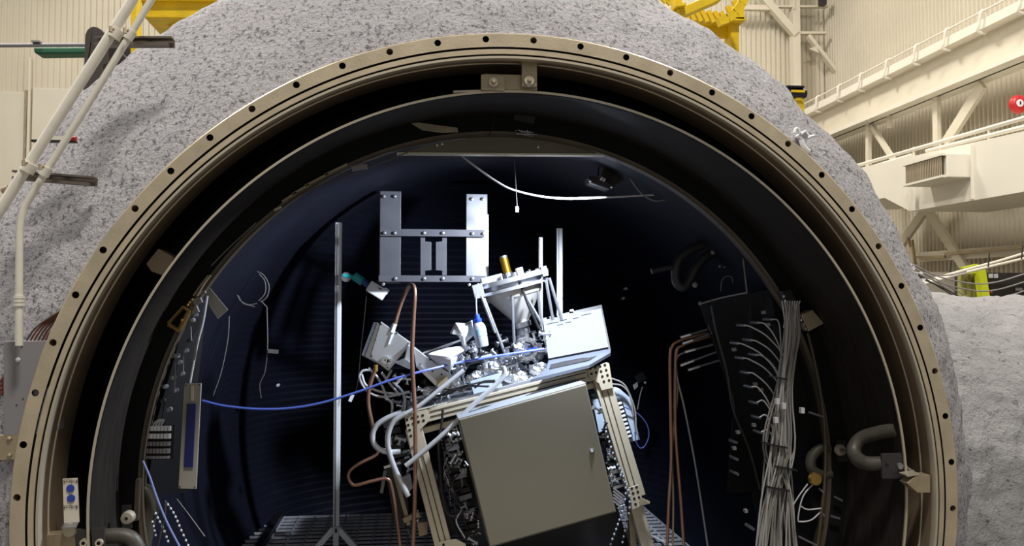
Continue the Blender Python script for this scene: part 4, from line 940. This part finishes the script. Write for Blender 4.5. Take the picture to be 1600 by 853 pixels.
tm = thing('terminal_block', 'small terminal block with rows of white contacts at left', 'terminal', at(250, 716, .84))
pprism([(230, 662), (272, 664), (270, 718), (226, 718)], .50, (0, .02, 0)).build('board', dark, tm)
for r_, (yy, hh) in enumerate(((669, 7), (681, 7), (693, 6), (704, 7), (714, 4))):
    for c_ in range(7): pbox(233-r_*.6+c_*5.4, yy, .485, 4, hh, .02).build('contact', (white if r_ < 2 else greybox), tm)
for i in range(4): ptube([(238+i*4, 668), (242+i*4, 660), (250+i*2, 655)], .48, .003, 6, 3).build('lead', wire_w, tm)
hose('blue_cable', 'thin pale blue cable falling beside the left pipe elbow', [(223, 720), (234, 745), (244, 775), (258, 810), (272, 838), (284, 860)], .43, .004, mat('pale_blue_cable', (120, 132, 190), .5), 'cable', 8)
hose('hanging_wire', 'thin brown wire dropping past the beaded chains', [(258, 784), (258, 805), (252, 830), (246, 860)], .44, .0025, frame_m, 'wire', 6)
hose('wall_wire', 'thin grey wire slanting down the lower left wall', [(275, 778), (298, 808), (320, 838)], .7, .002, wire_g, 'wire', 6)

# ================================================================== LEFT OUTSIDE
CY = -.05
ca = thing('conduit', 'thicker white conduit slanting down across the upper left', 'conduit', at(0, 330, CY))
ptube([(222, -28), (207, 0), (120, 138), (38, 268), (-20, 360)], CY, 7.6*mpp(CY), 18, 6).build('pipe', conduit_m, ca, smooth=True)
cb_ = thing('conduit', 'thinner white conduit bending down to the grey electrical box', 'conduit', at(30, 533, CY))
ptube([(252, -28), (235, 2), (150, 142), (72, 268), (46, 310), (36, 330), (31, 356), (30, 400), (30, 540)], CY, 5.2*mpp(CY), 16, 6).build('pipe', conduit_m, cb_, smooth=True)
for py in (464, 470, 476): ptube([(30, py-2.2), (30, py+2.2)], CY, 7.5*mpp(CY), 16, 1).build('coupling', conduit_m, cb_, smooth=True)
def clampset(name, lab, x0, y0, x1, y1, y, clamps):
    t = thing(name, lab, 'strut', at((x0+x1)/2, (y0+y1)/2+8, y)); k = mpp(y)
    a, b = at(x0, y0, y), at(x1, y1, y)
    MB().bar(a, b, 3*k, .03, up=(0, 1, 0)).build('upper_lip', strut_m, t); dn = Vector((0, 0, -10*k))
    MB().bar(a+dn, b+dn-Vector((6*k, 0, 0)), 4*k, .03, up=(0, 1, 0)).build('lower_lip', strut_m, t)
    MB().bar(a+dn/2+Vector((0, .025, 0)), b+dn/2+Vector((0, .025, 0)), 12*k, .005, up=(0, 1, 0)).build('channel_back', strut_m, t)
    for (px, py, r) in clamps:
        c = at(px, py, CY); d = (at(px+10, py-16, CY)-c).normalized()
        cl_ = MB().cone(c-d*7*k, c+d*7*k, r*k, r*k, 18).build('pipe_clamp', conduit_m, t, smooth=True)
        MB().cone(at(px-10, py-9, CY-.04), at(px-3, py-7, CY-.04), 2.6*k, 2.6*k, 8).build('clamp_screw', tan_m, cl_); MB().cone(at(px-8, py-12, CY-.05), at(px-8, py-3, CY-.05), 2.2*k, 3*k, 8).build('clamp_nut', tan_m, cl_)
clampset('strut_channel', 'dark strut channel holding both conduits near the top', 150, 60, 270, 60, CY+.06, [(181, 53, 9.5), (203, 55, 7)])
clampset('strut_channel', 'grey strut channel holding both conduits on the foam', 22, 268, 148, 278, CY+.06, [(45, 262, 10), (71, 268, 7.5)])
ptube([(3, 298), (14, 294)], CY+.05, .011, 12, 1).build('end_fitting', tan_m, label='small round end fitting left of the lower strut channel', cat='fitting', smooth=True)
rc = thing('capped_rod', 'flat pale rod with red cap behind the conduits', 'rod', at(85, 222, .06))
pprism([(52, 220), (70, 212), (108, 213), (110, 222), (60, 222)], .05, (0, .02, 0)).build('rod', conduit_m, rc); pbox(85, 221, .045, 62, 3, .02).build('underside', dark, rc)
ptube([(111, 217), (119, 217)], .04, .009, 10, 1).build('red_cap', redm, rc, smooth=True)
# belt guard and beams behind the shell
gd = thing('belt_guard', 'dark rounded guard with arms behind the conduits', 'guard', at(140, 160, 1.4))
pprism([(130, 166), (131, 110), (132.5, 62), (133, 54), (136, 47), (140, 43), (145, 41), (151, 42), (158, 46), (164, 53), (168, 60), (170, 98), (160, 102), (162, 118), (140, 150), (128, 162)], 1.4, (0, .12, 0)).build('guard', mat('dark_brown_guard', (70, 64, 62), .5, .2), gd, bevel=.01)
pprism([(160, 66), (215, 66), (205, 98), (185, 112), (176, 100), (160, 98)], 1.46, (0, .06, 0)).build('arm_plate', mat('dark_brown_arm', (52, 46, 46), .5, .2), gd)
rbar((190, 82), (207, 100), 1.42, 2, .02, 'brace_rod', steel_dull, gd, 0)
gb = thing('green_beam', 'dark green beam hung under a grey rail at upper left', 'beam', at(95, 84, 2.2))
pprism([(52, 73), (250, 72), (250, 82), (56, 84), (52, 80)], 2.2, (0, .1, 0)).build('beam', green, gb, bevel=.01)
rl = ptube([(-20, 71), (140, 70)], 2.15, .012, 10, 1).build('rail', greybox, gb, smooth=True)
pbox(58, 66, 2.15, 12, 2.5, .05).build('rail_clip', greybox, gb)
# electrical box
bx = thing('electrical_box', 'flat grey electrical box partly hidden behind the flange at left', 'electrical box', at(40, 685, .1))
pprism([(5, 533), (78, 532), (72, 679), (5, 681)], .012, (0, .14, 0)).build('body', greybox, bx, bevel=.003)
MB().ball(at(28, 562, .01), .008).build('knob', white, bx, smooth=True)
for x, y in ((34, 542), (36, 623), (26, 633)): MB().ball(at(x, y, .012), .0028).build('hole', dark, bx)
bk = thing('bolted_bracket', 'tan bolted bracket plate below the grey electrical box', 'bracket', at(12, 718, .08))
pprism([(-6, 681), (30, 679), (26, 717), (-6, 719)], .012, (0, .03, 0)).build('plate', tan_m, bk)
for y in (685, 711): MB().ball(at(15, y, .01), .008).build('bolt', tan_m, bk)
rw = thing('cable_loom', 'red brown cables arching behind the grey electrical box', 'cables', at(60, 530, .1))
for i in range(8): ptube([(38+i*6, 538), (54+i*5.5, 514), (78+i*3.5, 496+i*.6), (108, 478+i*3)], .02+.004*i, .0032, 8, 5).build('cable', wire_rb if i % 3 else frame_m, rw, smooth=True)
for i in range(4): ptube([(-6, 596+i*6), (3, 594+i*7), (8, 586+i*8)], .03, .006, 8, 3).build('cable', wire_rb, rw, smooth=True)

# ================================================================== YELLOW PLATFORMS
yp = thing('yellow_platform', 'yellow round access platform with treads above right of the shell', 'platform', at(1060, 45, .9))
YY = .9
rbar((1057, -10), (1057, 40), YY, 15, .05, 'post', yellow, yp, .004); rbar((1058, 24), (1122, -4), YY-.02, 15, .06, 'beam', yellow, yp, .004)
pbox(1059, 13, YY-.03, 18, 4, .1, 10).build('collar', yellow, yp)
arc = [(1168, -10), (1160, 8), (1150, 22), (1138, 31), (1124, 36)]
for a, b in zip(arc, arc[1:]): rbar((a[0]-2, a[1]-1), (b[0]-2, b[1]-1), 1.3, 14, .04, 'toe_board', yellow, yp, 0)
for i in range(9):
    a = (1075+i*10, 28+(i*.8 if i < 6 else 5-(i-6)*9)); rbar((a[0], a[1]+4), (a[0]-9, a[1]-14), 1.4, 7, .02, 'tread', yellow, yp, 0)
for i in range(5): rbar((1030+i*7, -6+i*3), (1040+i*7, 4+i*3), 1.5, 5, .02, 'tread', yellow, yp, 0)
rbar((1080, 34), (1160, 34), 1.55, 5, .1, 'shelf', yellow, yp, 0)
pprism([(1085, 36), (1140, 36), (1136, 58), (1118, 58)], 1.6, (0, .03, 0)).build('gusset', yellow, yp)
rbar((1143, 30), (1143, 90), 1.6, 14, .1, 'leg', yellow, yp, 0)
rbar((1150, 34), (1150, 10), 1.55, 16, .1, 'leg_head', yellow, yp, 0)
y2 = thing('yellow_platform', 'yellow platform deck and post above left of the shell', 'platform', at(212, 95, 1.3))
pprism([(218, -14), (380, -14), (356, 1), (345, 10), (300, 28), (225, 27)], 1.3, (0, .25, 0)).build('deck', yellow, y2, bevel=.004)
rbar((219, 0), (360, 0), 1.28, 4, .03, 'edge_beam', yellow, y2, 0)
pprism([(243, 27), (316, 24), (276, 48)], 1.4, (0, .3, 0)).build('corner_gusset', yellow, y2)
MB().cone(at(212.5, -12, 1.2), at(212.5, 110, 1.2), 7.5*mpp(1.2), 7.5*mpp(1.2), 16).build('post', yellow, y2, smooth=True)
y3 = thing('platform_support', 'yellow leg end resting on top of the foam shell', 'leg', at(446, 16, .5))
pprism([(424, -14), (458, -14), (459, 12), (450, 16), (440, 15), (430, 4)], .45, (0, .08, 0)).build('foot', yellow, y3, bevel=.003)
ybk = thing('capped_post', 'short yellow post with black striped cap behind the shell', 'post', at(1242, 170, 1.9))
MB().cone(at(1243, 180, 1.9), at(1243, 152, 1.9), 14*mpp(1.9), 14*mpp(1.9), 20).build('post', yellow, ybk, smooth=True)
ptube([(1226, 146), (1258, 146)], 1.86, 8*mpp(1.9), 14, 1).build('cap', dark, ybk, smooth=True); pbox(1240, 137, 1.86, 30, 3, .06).build('cap_lid', dark, ybk)
pbox(1247, 142.5, 1.80, 23, 3.4, .01).build('yellow_stripe', yellow, ybk)
wc2 = thing('cable_clamp', 'small white clamp fixture on the foam above the right flange', 'clamp', at(1258, 225, .2))
YW = .02
pprism([(1248, 211), (1259, 202), (1267, 212), (1257, 220)], YW, (0, .04, 0)).build('block', white, wc2, bevel=.003)
pprism([(1252, 211), (1259, 206), (1263, 212), (1257, 216)], YW-.004, (0, .01, 0)).build('block_face', greybox, wc2)
ptube([(1241, 208), (1244, 201), (1248, 203), (1250, 209)], YW, .006, 8, 4).build('hook', white, wc2, smooth=True)
ptube([(1262, 216), (1268, 213), (1273, 212)], YW, .005, 8, 2).build('lever', white, wc2, smooth=True)
ptube([(1252, 218), (1256, 229), (1264, 237)], YW, .010, 8, 3).build('tail', white, wc2, smooth=True)
